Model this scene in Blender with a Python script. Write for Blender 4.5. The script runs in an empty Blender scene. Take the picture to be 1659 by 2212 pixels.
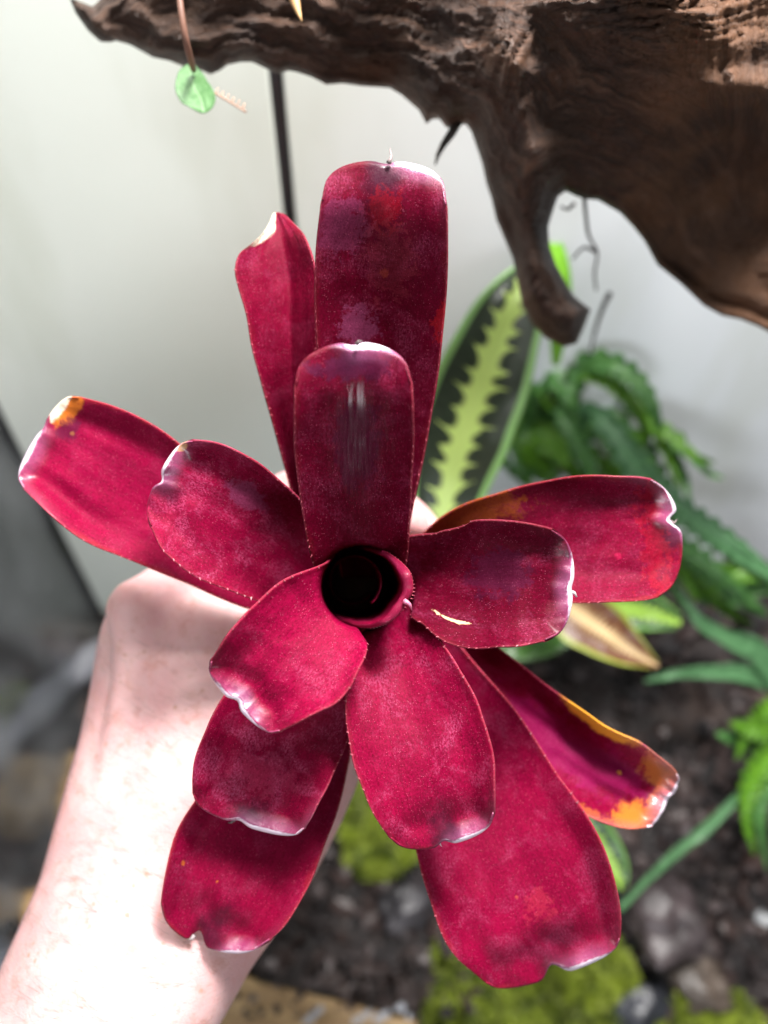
import bpy, bmesh, math, random
import numpy as np
from mathutils import Vector, Matrix, noise
random.seed(7); rng = np.random.default_rng(7)
S = bpy.context.scene
COL = S.collection

# ------------------------------------------------------------------ camera
PW, PH, FPX = 1659.0, 2212.0, 1728.0          # picture units used for all pixel positions
PITCH = math.radians(50.7)
CAM_H, WALL_Y = 0.67, 0.38
cd = bpy.data.cameras.new('camera'); cam = bpy.data.objects.new('camera', cd); COL.objects.link(cam)
cam.location = (0, 0, CAM_H); cam.rotation_euler = (math.pi/2-PITCH, 0, 0)
cd.sensor_fit = 'VERTICAL'; cd.sensor_height = 24.0; cd.lens = 24.0*FPX/PH
cd.clip_start = 0.01; cd.clip_end = 20
cd.dof.use_dof = True; cd.dof.focus_distance = 0.219; cd.dof.aperture_fstop = 3.3
S.camera = cam

# ------------------------------------------------------------------ light
w = bpy.data.worlds.new('World'); S.world = w; w.use_nodes = True
bg = w.node_tree.nodes['Background']; bg.inputs[0].default_value = (0.97, 0.98, 0.97, 1); bg.inputs[1].default_value = 0.19
def area(name, loc, target, sx, sy, power, col):
    l = bpy.data.lights.new(name, 'AREA'); l.shape = 'RECTANGLE'; l.size = sx; l.size_y = sy; l.energy = power; l.color = col
    o = bpy.data.objects.new(name, l); COL.objects.link(o); o.location = loc
    o.rotation_euler = (Vector(target)-Vector(loc)).to_track_quat('-Z', 'Y').to_euler(); return o
area('tank_lamp', (0.13, 0.275, 1.02), (0.0, 0.14, 0.45), 0.16, 0.09, 11.2, (1.0, 0.965, 0.94))
area('wall_fill', (0.02, 0.25, 1.15), (0.02, 0.36, 0.25), 0.80, 0.05, 7.2, (0.99, 1.0, 0.97))  # fill light added to brighten the back wall
area('room_window_light', (-0.05, -0.85, 0.42), (0.0, 0.15, 0.45), 0.30, 0.30, 4.2, (0.90, 0.94, 1.0))
S.view_settings.view_transform = 'Standard'; S.view_settings.look = 'None'
S.view_settings.exposure = 0.0; S.view_settings.gamma = 1.0

# ------------------------------------------------------------------ helpers
CAMP = np.array([0, 0, CAM_H])
XA = np.array([1.0, 0, 0]); YA = np.array([0, math.sin(PITCH), math.cos(PITCH)]); FA = np.array([0, math.cos(PITCH), -math.sin(PITCH)])
def P(px, py, z):
    """picture position + distance along the view axis (mm) -> world"""
    z = np.asarray(z, float)*1e-3; px = np.asarray(px, float); py = np.asarray(py, float)
    a = (px-PW/2)/FPX*z; b = -(py-PH/2)/FPX*z
    return CAMP + a[..., None]*XA + b[..., None]*YA + z[..., None]*FA
def on_z(px, py, zz):
    d = P(px, py, 1000.0)-CAMP; t = (zz-CAM_H)/d[2]; return CAMP+d*t
def on_y(px, py, yy):
    d = P(px, py, 1000.0)-CAMP; return CAMP+d*(yy/d[1])
def depth_of(p): return float(np.dot(np.asarray(p)-CAMP, FA)*1000)

def mesh(name, verts, faces, mat=None, parent=None, smooth=True, attrs=None):
    me = bpy.data.meshes.new(name); me.from_pydata([tuple(map(float, v)) for v in verts], [], [tuple(map(int, f)) for f in faces]); me.update()
    if smooth: me.polygons.foreach_set('use_smooth', [True]*len(me.polygons))
    for k, a in (attrs or {}).items():
        a = np.asarray(a, dtype=np.float32)
        if a.ndim == 2: at = me.attributes.new(k, 'FLOAT_VECTOR', 'POINT'); at.data.foreach_set('vector', a.ravel())
        else: at = me.attributes.new(k, 'FLOAT', 'POINT'); at.data.foreach_set('value', a)
    o = bpy.data.objects.new(name, me); COL.objects.link(o)
    if mat: me.materials.append(mat)
    if parent: put(o, parent)
    return o
def put(o, parent):
    """child keeps its world place; parents are only ever translated"""
    loc = Vector((0, 0, 0)); q = parent
    while q: loc += q.location; q = q.parent
    o.parent = parent; o.location = o.location - loc
def thing(name, label, cat, loc, group=None):
    o = bpy.data.objects.new(name, None); COL.objects.link(o); o.location = tuple(map(float, loc)); o.empty_display_size = 0.02
    return tag(o, label, cat, group)
def tag(o, label=None, cat=None, group=None, kind=None):
    if label: o['label'] = label
    if cat: o['category'] = cat
    if group: o['group'] = group
    if kind: o['kind'] = kind
    return o
def sub(o, lv=1):
    m = o.modifiers.new('sub', 'SUBSURF'); m.levels = lv; m.render_levels = lv; return m
def solid(o, t, off=-1):
    m = o.modifiers.new('thick', 'SOLIDIFY'); m.thickness = t; m.offset = off; return m

def spline(ctrl, n, key=None):
    """Catmull-Rom through rows of ctrl, evenly spaced by picture length"""
    c = np.array(ctrl, float); d = np.r_[0, np.cumsum(np.hypot(np.diff(c[:, 0]), np.diff(c[:, 1]))+1e-6)]
    t = np.linspace(0, d[-1], n) if key is None else key*d[-1]
    m = np.zeros_like(c); m[1:-1] = (c[2:]-c[:-2])/(d[2:]-d[:-2])[:, None]; m[0] = (c[1]-c[0])/(d[1]-d[0]); m[-1] = (c[-1]-c[-2])/(d[-1]-d[-2])
    i = np.clip(np.searchsorted(d, t, 'right')-1, 0, len(d)-2); h = (d[i+1]-d[i])[:, None]; u = ((t-d[i])[:, None])/h
    return (2*u**3-3*u**2+1)*c[i]+(u**3-2*u**2+u)*h*m[i]+(-2*u**3+3*u**2)*c[i+1]+(u**3-u**2)*h*m[i+1]

def tube(pts, rad, seg=8, cap=True):
    """pts world (n,3), rad (n,) -> verts, faces"""
    pts = np.asarray(pts, float); n = len(pts); rad = np.broadcast_to(np.asarray(rad, float), (n,))
    T = np.gradient(pts, axis=0); T /= np.linalg.norm(T, axis=1)[:, None]+1e-12
    up = np.array([0.31, 0.2, 0.93]); V = []; F = []
    for i in range(n):
        a = np.cross(T[i], up); a /= np.linalg.norm(a)+1e-9; b = np.cross(T[i], a)
        for k in range(seg):
            q = 2*math.pi*k/seg; V.append(pts[i]+rad[i]*(math.cos(q)*a+math.sin(q)*b))
    for i in range(n-1):
        for k in range(seg):
            k2 = (k+1) % seg; F.append((i*seg+k, i*seg+k2, (i+1)*seg+k2, (i+1)*seg+k))
    if cap: F.append(tuple(range(seg-1, -1, -1))); F.append(tuple((n-1)*seg+k for k in range(seg)))
    return V, F
def join(parts):
    V = []; F = []
    for v, f in parts:
        b = len(V); V += list(v); F += [tuple(x+b for x in q) for q in f]
    return V, F
def fbm(p, o=4, lac=2.0):
    return noise.fractal(Vector(p), 0.9, lac, o)

# ------------------------------------------------------------------ materials
class NT:
    def __init__(s, name):
        s.m = bpy.data.materials.new(name); s.m.use_nodes = True; s.t = s.m.node_tree; s.b = s.t.nodes['Principled BSDF']; s.out = s.t.nodes['Material Output']
    def n(s, kind, **kw):
        o = s.t.nodes.new(kind)
        for k, v in kw.items(): setattr(o, k, v)
        return o
    def l(s, a, b): s.t.links.new(a, b)
    def val(s, sock, v):
        if hasattr(v, 'is_linked') or isinstance(v, bpy.types.NodeSocket): s.l(v, sock)
        else: sock.default_value = v
    def math(s, op, a, b=0.0, c=None, clamp=False):
        o = s.n('ShaderNodeMath', operation=op); o.use_clamp = clamp; s.val(o.inputs[0], a); s.val(o.inputs[1], b)
        if c is not None: s.val(o.inputs[2], c)
        return o.outputs[0]
    def vmath(s, op, a, b=(0, 0, 0)):
        o = s.n('ShaderNodeVectorMath', operation=op); s.val(o.inputs[0], a); s.val(o.inputs[1], b)
        return o.outputs['Value'] if op in ('LENGTH', 'DOT_PRODUCT', 'DISTANCE') else o.outputs[0]
    def mix(s, f, a, b, mode='MIX'):
        o = s.n('ShaderNodeMix', data_type='RGBA', blend_type=mode); s.val(o.inputs[0], f); s.val(o.inputs[6], a); s.val(o.inputs[7], b); return o.outputs[2]
    def noise(s, vec, scale, detail=3, rough=0.55, dist=0.0):
        o = s.n('ShaderNodeTexNoise'); o.inputs['Scale'].default_value = scale; o.inputs['Detail'].default_value = detail
        o.inputs['Roughness'].default_value = rough; o.inputs['Distortion'].default_value = dist
        if vec is not None: s.l(vec, o.inputs['Vector'])
        return o.outputs['Fac']
    def vor(s, vec, scale, feature='F1'):
        o = s.n('ShaderNodeTexVoronoi', feature=feature); o.inputs['Scale'].default_value = scale
        if vec is not None: s.l(vec, o.inputs['Vector'])
        return o
    def ramp(s, f, lo, hi, a=0.0, b=1.0, smooth=True):
        o = s.n('ShaderNodeMapRange', interpolation_type='SMOOTHSTEP' if smooth else 'LINEAR'); o.clamp = True
        s.val(o.inputs[0], f); o.inputs[1].default_value = lo; o.inputs[2].default_value = hi; o.inputs[3].default_value = a; o.inputs[4].default_value = b; return o.outputs[0]
    def attr(s, name, vec=True):
        o = s.n('ShaderNodeAttribute', attribute_name=name); return o.outputs['Vector'] if vec else o.outputs['Fac']
    def obj(s): return s.n('ShaderNodeTexCoord').outputs['Object']
    def pos(s): return s.n('ShaderNodeNewGeometry').outputs['Position']
    def sep(s, v): o = s.n('ShaderNodeSeparateXYZ'); s.l(v, o.inputs[0]); return o.outputs
    def scale(s, v, k): return s.vmath('MULTIPLY', v, k)
    def bump(s, h, strength, dist=0.001):
        o = s.n('ShaderNodeBump'); o.inputs['Strength'].default_value = strength; o.inputs['Distance'].default_value = dist; s.l(h, o.inputs['Height']); s.l(o.outputs[0], s.b.inputs['Normal'])
        return o
    def set(s, **kw):
        for k, v in kw.items(): s.val(s.b.inputs[k.replace('_', ' ')], v)
        return s
    def translucent(s, color, fac):
        t = s.n('ShaderNodeBsdfTranslucent'); s.val(t.inputs[0], color); mx = s.n('ShaderNodeMixShader'); s.val(mx.inputs[0], fac)
        s.l(s.b.outputs[0], mx.inputs[1]); s.l(t.outputs[0], mx.inputs[2]); s.l(mx.outputs[0], s.out.inputs[0])
def C(*c): return (*c, 1.0)
def simple(name, col, rough=0.6, bump=0.0, bscale=300, var=0.25, **kw):
    N = NT(name); p = N.pos(); n = N.noise(p, bscale*0.2, 4)
    c = N.mix(N.ramp(n, 0.3, 0.7), C(*[x*(1-var) for x in col]), C(*[min(1, x*(1+var)) for x in col]))
    N.set(Base_Color=c, Roughness=rough, **kw)
    if bump: N.bump(N.noise(p, bscale, 4), bump, 0.001)
    return N.m

def bromeliad_material(name, bright=0.5, spots=(), orange_edge=0.0, tip_dark=1.0, bloom=0.5, seed=0.0, wet=0.0, deep=0.0):
    """spots: (s, v, radius s, radius v, colour, strength, raggedness)"""
    N = NT(name); sv = N.attr('sv'); mm = N.attr('mm'); s_, v_, e_ = N.sep(sv)
    mm = N.vmath('ADD', N.vmath('MULTIPLY', mm, (1, 1, 0)), (seed*31.7, seed*17.3, seed*5.1))
    base = N.mix(N.ramp(N.noise(mm, 0.09, 5, 0.65, 0.5), 0.30, 0.70), C(0.11, 0.0012, 0.012), C(0.19, 0.0014, 0.021))
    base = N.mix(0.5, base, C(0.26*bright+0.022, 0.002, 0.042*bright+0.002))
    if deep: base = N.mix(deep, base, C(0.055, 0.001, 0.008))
    vl = N.noise(N.scale(mm, (0.012, 2.6, 1)), 1.0, 3, 0.6); base = N.mix(N.ramp(vl, 0.5, 0.68, 0, 0.35), base, C(0.09, 0.001, 0.010))
    # streaks along the length, fine velvet mottling, pale bloom, pin-prick scales
    st = N.noise(N.scale(mm, (0.06, 1.4, 1)), 1.0, 4, 0.6)
    base = N.mix(N.ramp(st, 0.46, 0.72, 0, 0.4), base, C(0.10, 0.0015, 0.012))
    fine = N.noise(N.scale(mm, (1.3, 1.5, 1)), 1.0, 6, 0.85)
    base = N.mix(N.ramp(fine, 0.48, 0.62, 0, (0.20+0.28*bright)*(1-0.5*deep)), base, C(0.33, 0.0035, 0.052))
    base = N.mix(N.ramp(fine, 0.47, 0.36, 0, 0.65), base, C(0.05, 0.001, 0.007))
    bl = N.math('MULTIPLY', N.ramp(N.noise(mm, 0.10, 5, 0.65, 0.6), 0.46, 0.66), N.ramp(N.noise(N.scale(mm, (1.3, 2.0, 1)), 1.0, 5, 0.8), 0.42, 0.62))
    base = N.mix(N.math('MULTIPLY', bl, bloom*0.7), base, C(0.40, 0.065, 0.16))
    vz = N.vor(mm, 1.8).outputs['Distance']
    sp = N.math('MULTIPLY', N.ramp(vz, 0.22, 0.10), N.ramp(N.noise(mm, 0.5, 4, 0.7), 0.44, 0.58))
    base = N.mix(N.math('MULTIPLY', sp, 0.40), base, C(0.80, 0.20, 0.32))
    # thin pale worn rim
    rn = N.math('ADD', e_, N.math('MULTIPLY', N.math('SUBTRACT', N.noise(mm, 0.8, 4), 0.5), 0.9))
    base = N.mix(N.ramp(rn, 0.34, 0.0, 0, 0.30), base, C(0.36, 0.06, 0.09))
    if orange_edge:
        base = N.mix(N.ramp(N.math('ADD', rn, N.math('MULTIPLY', N.math('SUBTRACT', N.noise(mm, 0.09, 2), 0.5), 5.0)), 1.4, 0.0, 0, orange_edge), base, C(0.50, 0.06, 0.008))
    dz = N.noise(mm, 0.22, 5, 0.6)
    if tip_dark:
        q = N.vmath('LENGTH', N.vmath('MULTIPLY', N.vmath('SUBTRACT', sv, (0.965, 0.03, 0)), (8.5, 2.4, 0)))
        q = N.math('ADD', q, N.math('MULTIPLY', N.math('SUBTRACT', dz, 0.5), 1.5))
        base = N.mix(N.ramp(q, 1.1, 0.25, 0, 0.85*tip_dark), base, C(0.030, 0.006, 0.016))
    rough = N.ramp(N.noise(mm, 0.12, 4, 0.6), 0.35, 0.65, 0.34, 0.52)
    tip_mask = N.sep(N.attr('mm'))[2]
    for (s0, v0, rs, rv, col, k, rag) in spots:
        q = N.vmath('LENGTH', N.vmath('MULTIPLY', N.vmath('SUBTRACT', sv, (s0, v0, 0)), (1/rs, 1/rv, 0)))
        q = N.math('ADD', q, N.math('MULTIPLY', N.math('SUBTRACT', N.noise(mm, 0.30, 7, 0.75), 0.5), 5*rag))
        base = N.mix(N.math('MULTIPLY', N.ramp(q, 1.15, 0.75, 0, k), N.ramp(fine, 0.36, 0.56, 0.45, 1.0) if k < 0.9 else 1.0), base, C(*col))
    if wet:
        q = N.vmath('LENGTH', N.vmath('MULTIPLY', N.vmath('SUBTRACT', sv, (0.62, -0.05, 0)), (3.6, 1.9, 0)))
        q = N.math('ADD', q, N.math('MULTIPLY', N.math('SUBTRACT', N.noise(N.scale(mm, (0.25, 1.0, 1)), 0.6, 5, 0.7), 0.5), 2.2))
        wm = N.math('MULTIPLY', N.ramp(q, 1.15, 0.75, 0, wet), N.ramp(N.noise(N.scale(mm, (0.10, 1.3, 1)), 1.0, 5, 0.7), 0.40, 0.58))
        rough = N.math('SUBTRACT', rough, N.math('MULTIPLY', wm, 0.2))
    # white-lavender highlight of the curled tips, painted into the base colour
    base = N.mix(N.ramp(tip_mask, 0.04, 0.40, 0, 0.45), base, C(0.40, 0.10, 0.24))
    tip_hl = N.ramp(N.math('ADD', tip_mask, N.math('MULTIPLY', N.math('SUBTRACT', N.noise(N.scale(mm, (2, 1, 1)), 0.9, 6, 0.6), 0.5), 0.8)), 0.38, 0.85)
    base = N.mix(N.math('MULTIPLY', tip_hl, 0.9), base, C(0.80, 0.68, 0.80))
    rough = N.math('SUBTRACT', rough, N.math('MULTIPLY', N.ramp(tip_mask, 0.0, 0.3), 0.17))
    N.set(Base_Color=base, Roughness=rough, IOR=1.40)
    spec = N.math('ADD', 0.07, N.math('MULTIPLY', N.ramp(tip_mask, 0.0, 0.3), 0.55))
    N.l(spec, N.b.inputs['Specular IOR Level'])
    if not wet: N.l(N.ramp(tip_mask, 0.02, 0.34, 0, 0.9), N.b.inputs['Coat Weight']); N.b.inputs['Coat Roughness'].default_value = 0.2
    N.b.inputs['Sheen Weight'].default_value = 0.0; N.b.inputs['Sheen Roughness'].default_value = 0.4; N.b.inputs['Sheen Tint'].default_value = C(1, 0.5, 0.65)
    if wet: N.val(N.b.inputs['Coat Weight'], N.math('MULTIPLY', wm, 0.55)); N.b.inputs['Coat Roughness'].default_value = 0.22
    hgt = N.math('ADD', N.math('MULTIPLY', N.noise(N.scale(mm, (0.25, 2.6, 1)), 1.0, 4, 0.6), 0.22), N.math('MULTIPLY', N.noise(mm, 2.4, 5, 0.75), 0.8))
    hgt = N.math('ADD', hgt, N.math('MULTIPLY', N.noise(mm, 0.16, 3), 2.2))
    N.bump(hgt, 0.38, 0.0006)
    N.translucent(N.mix(0.5, base, C(0.45, 0.008, 0.008)), 0.05)
    return N.m

# ------------------------------------------------------------------ leaf builder (all blades)
def blade(name, ctrl, mat, parent, R=40, capn=2.4, roll=0.0, rollv=(0.0, 1.0), notch=0.0, notch_v=0.0, thick=0.8, nu=46, nv=25,
          fold=2.0, wav=0.010, seed=0, lobes=0, lobe_depth=0.6, theta=150, pucker=0.5, torn=0.0, cup_r=0, lip=0.0):
    """ctrl rows: px, py, distance mm, half width on +v side, on -v side (px), rise of the edges mm, twist mm"""
    c = [tuple(r)+(0,)*(7-len(r)) for r in ctrl]
    a = np.array(c, float); L = np.sum(np.hypot(np.diff(a[:, 0]), np.diff(a[:, 1])))
    rows = []; nroll = 8 if roll else 0
    vv = np.sin(np.linspace(-1, 1, nv)*math.pi/2)*0.35+np.linspace(-1, 1, nv)*0.65
    V = np.zeros((nu+nroll, nv, 3)); SV = np.zeros((nu+nroll, nv, 3)); MM = np.zeros((nu+nroll, nv, 3))
    z0 = a[-2, 2]; mmpx = z0/FPX
    for j, v in enumerate(vv):
        av = abs(v)
        Lv = L - R*(1-(max(0, 1-av**capn))**(1/capn))
        nt = notch*math.exp(-((v-notch_v)/0.13)**2)
        Lv -= nt
        if torn: Lv -= torn*(0.5+0.8*noise.noise((v*3.1+seed*9, seed, 0))+0.4*noise.noise((v*9+seed*3, 5, seed)))
        rr = roll*(0.45+0.55*math.exp(-((v-rollv[0])/rollv[1])**2))*(1+0.35*noise.noise((v*3+seed, seed*2.3, 0)))*max(0.05, 1-av**6) if roll else 0
        Lend = Lv-rr
        tt = np.linspace(0, 1, nu); key = (tt if not lip else 1-(1-tt)**1.35)*Lend/L
        p = spline(c, nu, key); p2 = spline(c, nu, np.clip(key+0.004, 0, 1)); p1 = spline(c, nu, np.clip(key-0.004, 0, 1))
        T = p2[:, :2]-p1[:, :2]; T /= np.linalg.norm(T, axis=1)[:, None]; Nn = np.c_[T[:, 1], -T[:, 0]]
        hw = np.where(v > 0, p[:, 3], p[:, 4])
        if wav: hw = hw*(1+np.array([wav*2*noise.noise((k*7+seed*3.3, (1 if v > 0 else -1)*4.1, seed)) for k in key]))
        if lobes:
            ph = key*lobes+(0.25 if v > 0 else 0); lob = np.abs(np.sin(ph*math.pi))**0.6
            hw = hw*(1-lobe_depth*(1-lob)*np.clip((1-key)*4, 0, 1))
        px = p[:, 0]+Nn[:, 0]*hw*v; py = p[:, 1]+Nn[:, 1]*hw*v
        zz = p[:, 2]-p[:, 5]*av**fold+p[:, 6]*v
        pk = np.array([pucker*(noise.noise((k*5+seed*5, v*1.6, seed*1.7))+0.5*noise.noise((k*13+seed*5, v*3.6, seed))) for k in key])
        pk = pk+0.10*np.cos(v*15+seed)+0.05*math.cos(v*37+seed*2)
        # tissue gathers towards the tip spine
        dt = np.maximum(0, 1-(Lv-key*L)/90.0)
        zz = zz+pk*(0.5+key)+(dt**2)*notch*0.10*math.exp(-((v-notch_v)/0.22)**2)
        if lip:
            epx = np.minimum((1-av)*hw*1.15, np.maximum(0, Lv-key*L)); fz = np.clip((key-0.42)/0.42, 0, 1); fz = fz*fz*(3-2*fz)
            lv_ = (0.45+0.75*math.exp(-((v-rollv[0])/(1.2*rollv[1]))**2))*(1+0.3*noise.noise((v*4+seed, seed*1.1, 3)))
            zz = zz-lip*lv_*fz*np.clip(1-epx/52.0, 0, 1)**1.4+0.40*lip*fz*np.exp(-((epx-62)/28)**2)
        if cup_r:
            ddx, ddy = px-780, py-1268; dd = np.hypot(ddx, ddy)+1e-6; ins = np.maximum(0, cup_r-dd)
            soft = np.where(ins > 0, ins, 0); nr_ = np.where(ins > 0, cup_r-0.08*ins, dd)
            px = 780+ddx/dd*nr_; py = 1268+ddy/dd*nr_; zz = zz+0.75*soft-2.2*np.exp(-((dd-cup_r-26)/26)**2)*0
        V[:nu, j] = P(px, py, zz)
        SV[:nu, j, 0] = key; SV[:nu, j, 1] = v; SV[:nu, j, 2] = np.minimum((1-av)*hw*mmpx, (Lv-key*L)*mmpx)
        MM[:nu, j, 0] = key*L*mmpx; MM[:nu, j, 1] = v*hw*mmpx
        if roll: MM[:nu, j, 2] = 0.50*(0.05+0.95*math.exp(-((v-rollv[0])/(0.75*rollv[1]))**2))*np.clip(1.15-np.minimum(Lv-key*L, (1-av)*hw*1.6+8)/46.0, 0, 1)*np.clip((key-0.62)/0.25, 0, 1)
        if roll:
            w_ = min(1, av**4); dx = T[-1]*(1-w_)+Nn[-1]*np.sign(v)*w_; dx /= np.linalg.norm(dx)
            rm = rr*mmpx
            for k in range(nroll):
                th = math.radians(theta)*(k+1)/nroll
                f_ = rr*math.sin(th); dn = rm*(1-math.cos(th))
                V[nu+k, j] = P(px[-1]+dx[0]*f_, py[-1]+dx[1]*f_, zz[-1]+dn)
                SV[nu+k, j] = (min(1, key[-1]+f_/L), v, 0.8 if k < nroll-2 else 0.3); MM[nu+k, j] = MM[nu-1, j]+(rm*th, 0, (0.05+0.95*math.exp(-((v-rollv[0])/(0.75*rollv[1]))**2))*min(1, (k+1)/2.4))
    n = nu+nroll; F = []
    for i in range(n-1):
        for j in range(nv-1):
            F.append((i*nv+j, i*nv+j+1, (i+1)*nv+j+1, (i+1)*nv+j))
    Vf = V.reshape(-1, 3); f0 = F[(n//2)*(nv-1)+nv//2]
    nrm = np.cross(Vf[f0[1]]-Vf[f0[0]], Vf[f0[3]]-Vf[f0[0]])
    if np.dot(nrm, CAMP-Vf[f0[0]]) < 0: F = [q[::-1] for q in F]
    o = mesh(name, Vf, F, mat, None, True, {'sv': SV.reshape(-1, 3), 'mm': MM.reshape(-1, 3)})
    if thick: solid(o, thick*1e-3)
    sub(o, 1)
    if parent: put(o, parent)
    o_edges = (V[:, 0], V[:, -1], V[:, nv//2], V)
    return o, o_edges

def spines(edges, mat, parent, step=3.0, size=0.68, seed=0):
    parts = []; r = random.Random(seed)
    V = edges[3]
    for col, nxt in ((0, 1), (V.shape[1]-1, V.shape[1]-2)):
        e = V[:, col]; d = np.r_[0, np.cumsum(np.linalg.norm(np.diff(e, axis=0), axis=1))]*1000
        t = d[-1]*0.12
        while t < d[-1]*0.985:
            i = min(len(d)-2, int(np.searchsorted(d, t)-1)); u = (t-d[i])/(d[i+1]-d[i]+1e-9)
            p = e[i]*(1-u)+e[i+1]*u; out = e[i]-V[i, nxt]; out /= np.linalg.norm(out)+1e-9
            al = e[i+1]-e[i]; al /= np.linalg.norm(al)+1e-9
            s = size*1e-3*r.uniform(0.6, 1.3); tip = p+out*s+al*s*0.6; b = s*0.42
            nn = np.cross(out, al)
            q = [p-al*b-out*b, p+al*b-out*b, p+nn*b*0.8-out*b, p-nn*b*0.8-out*b, tip]
            parts.append((q, [(0, 2, 4), (2, 1, 4), (1, 3, 4), (3, 0, 4)])); t += step*r.uniform(0.7, 1.4)
    v, f = join(parts); o = mesh('marginal_spines', v, f, mat, parent, False); tag(o, kind='stuff'); return o

def tip_spine(px, py, z, dx, dy, parent, mat, length=26, r=5.0, seed=0):
    rr = random.Random(seed); n = 7; pts = []; k = z/FPX
    for i in range(n):
        u = i/(n-1); wob = 5*math.sin(u*5+seed)
        pts.append(P(px+dx*length*u-dy*wob*u, py+dy*length*u+dx*wob*u, z-1.2*math.sin(u*3)-0.3+u*1.0))
    rad = [r*k*1e-3*(1-0.85*(i/(n-1))**0.8)*(1+0.25*rr.uniform(-1, 1)) for i in range(n)]
    v, f = tube(pts, rad, 7); o = mesh('tip_spine', v, f, mat, parent); return o

# ================================================================== SETTING
# back wall, pale sheets on it, seam
def box(name, x0, x1, y0, y1, z0, z1, mat, parent=None, bev=0.0):
    v = [(x, y, z) for x in (x0, x1) for y in (y0, y1) for z in (z0, z1)]
    f = [(0, 1, 3, 2), (4, 6, 7, 5), (0, 4, 5, 1), (2, 3, 7, 6), (0, 2, 6, 4), (1, 5, 7, 3)]
    o = mesh(name, v, f, mat, parent, False)
    if bev:
        m = o.modifiers.new('bev', 'BEVEL'); m.width = bev; m.segments = 2
    return o
M_dark = NT('dark_backing'); n_ = M_dark.noise(M_dark.pos(), 9, 3)
M_dark.set(Base_Color=M_dark.mix(n_, C(0.016, 0.017, 0.019), C(0.05, 0.05, 0.055)), Roughness=0.35); M_dark = M_dark.m
tag(box('back_wall', -0.75, 0.75, WALL_Y+0.004, WALL_Y+0.02, -0.08, 1.15, M_dark), kind='structure')
Np = NT('pale_sheet'); p_ = Np.pos()
cl = Np.noise(Np.scale(p_, (1, 1, 0.45)), 7.5, 3, 0.5)
cc = Np.mix(Np.ramp(cl, 0.35, 0.65), C(0.76, 0.80, 0.83), C(0.84, 0.87, 0.91))
xg = Np.sep(p_)[0]
cc = Np.mix(Np.ramp(xg, -0.12, 0.16), Np.mix(0.75, cc, C(0.71, 0.75, 0.65)), cc)
st_ = Np.math('MULTIPLY', Np.ramp(Np.noise(Np.scale(p_, (1.6, 1, 0.5)), 9, 3), 0.50, 0.72), 0.34)
cc = Np.mix(st_, cc, C(0.52, 0.55, 0.44))
Np.set(Base_Color=cc, Roughness=0.42); Np.bump(Np.noise(p_, 60, 3), 0.05, 0.001); M_sheet = Np.m
xl = on_y(0, 873, WALL_Y)[0]; xs = on_y(600, 200, WALL_Y)[0]
gap = 0.0032
ps1 = box('background_sheet', xl, xs-gap, WALL_Y-0.003, WALL_Y+0.0039, -0.06, 1.05, M_sheet, bev=0.001)
tag(ps1, 'pale grey-green background sheet on the dark wall, left of the black seam', 'sheet', 'pale background sheets')
ps2 = box('background_sheet', xs+gap, 0.62, WALL_Y-0.003, WALL_Y+0.0039, -0.06, 1.05, M_sheet, bev=0.001)
tag(ps2, 'pale bluish-grey background sheet behind the driftwood horn and fern', 'sheet', 'pale background sheets')
M_black = simple('black_rubber', (0.008, 0.008, 0.009), 0.4)
sm = box('seam_strip', xs-gap+0.0004, xs+gap-0.0004, WALL_Y-0.0015, WALL_Y+0.0039, -0.05, 1.04, M_black, bev=0.0008)
tag(sm, 'straight black seam strip running up between the two pale sheets', 'strip')

# misted side pane of the tank
Ng = NT('misted_glass'); p_ = Ng.pos(); mist = Ng.noise(Ng.scale(p_, (1, 1, 0.6)), 16, 4, 0.6)
Ng.set(Base_Color=C(0.9, 0.93, 0.95), Roughness=Ng.ramp(mist, 0.3, 0.7, 0.06, 0.26), IOR=1.45); Ng.b.inputs['Transmission Weight'].default_value = 1.0
df = Ng.n('ShaderNodeBsdfDiffuse'); df.inputs[0].default_value = C(0.75, 0.78, 0.82); mx = Ng.n('ShaderNodeMixShader'); Ng.l(Ng.ramp(mist, 0.35, 0.7, 0.02, 0.10), mx.inputs[0]); Ng.l(Ng.b.outputs[0], mx.inputs[1]); Ng.l(df.outputs[0], mx.inputs[2]); Ng.l(mx.outputs[0], Ng.out.inputs[0])
gp = box('glass_pane', xl-0.010, xl-0.005, -0.12, WALL_Y-0.001, 0.0, 0.95, Ng.m)
tag(gp, 'misted clear side glass of the tank left of the pale sheets', 'glass pane')
# substrate
def ground_z(x, y):
    a = min(1, max(0, (x+0.02)/0.24)); a = a*a*(3-2*a); b = min(1, max(0, (y-0.02)/0.30)); b = b*b*(3-2*b)
    return 0.03+0.105*a*b + 0.020*noise.noise((x*9, y*9, 1.0))*(0.4+a) + 0.008*noise.noise((x*28, y*28, 4))
def soil_mesh():
    nx, ny = 190, 120; xs_ = np.linspace(-0.62, 0.62, nx); ys_ = np.linspace(-0.10, WALL_Y+0.003, ny); V = []; F = []
    for y in ys_:
        for x in xs_:
            V.append((x, y, ground_z(x, y)+0.006*fbm((x*90, y*90, 0), 3)+0.003*abs(noise.noise((x*210, y*210, 3)))))
    for j in range(ny-1):
        for i in range(nx-1): F.append((j*nx+i, j*nx+i+1, (j+1)*nx+i+1, (j+1)*nx+i))
    return V, F
Ns = NT('wet_soil'); p_ = Ns.pos()
c_ = Ns.mix(Ns.ramp(Ns.noise(p_, 45, 5, 0.7), 0.35, 0.65), C(0.005, 0.004, 0.0045), C(0.030, 0.021, 0.020))
c_ = Ns.mix(Ns.ramp(Ns.noise(p_, 14, 4), 0.55, 0.72, 0, 0.6), c_, C(0.085, 0.05, 0.038))
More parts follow.
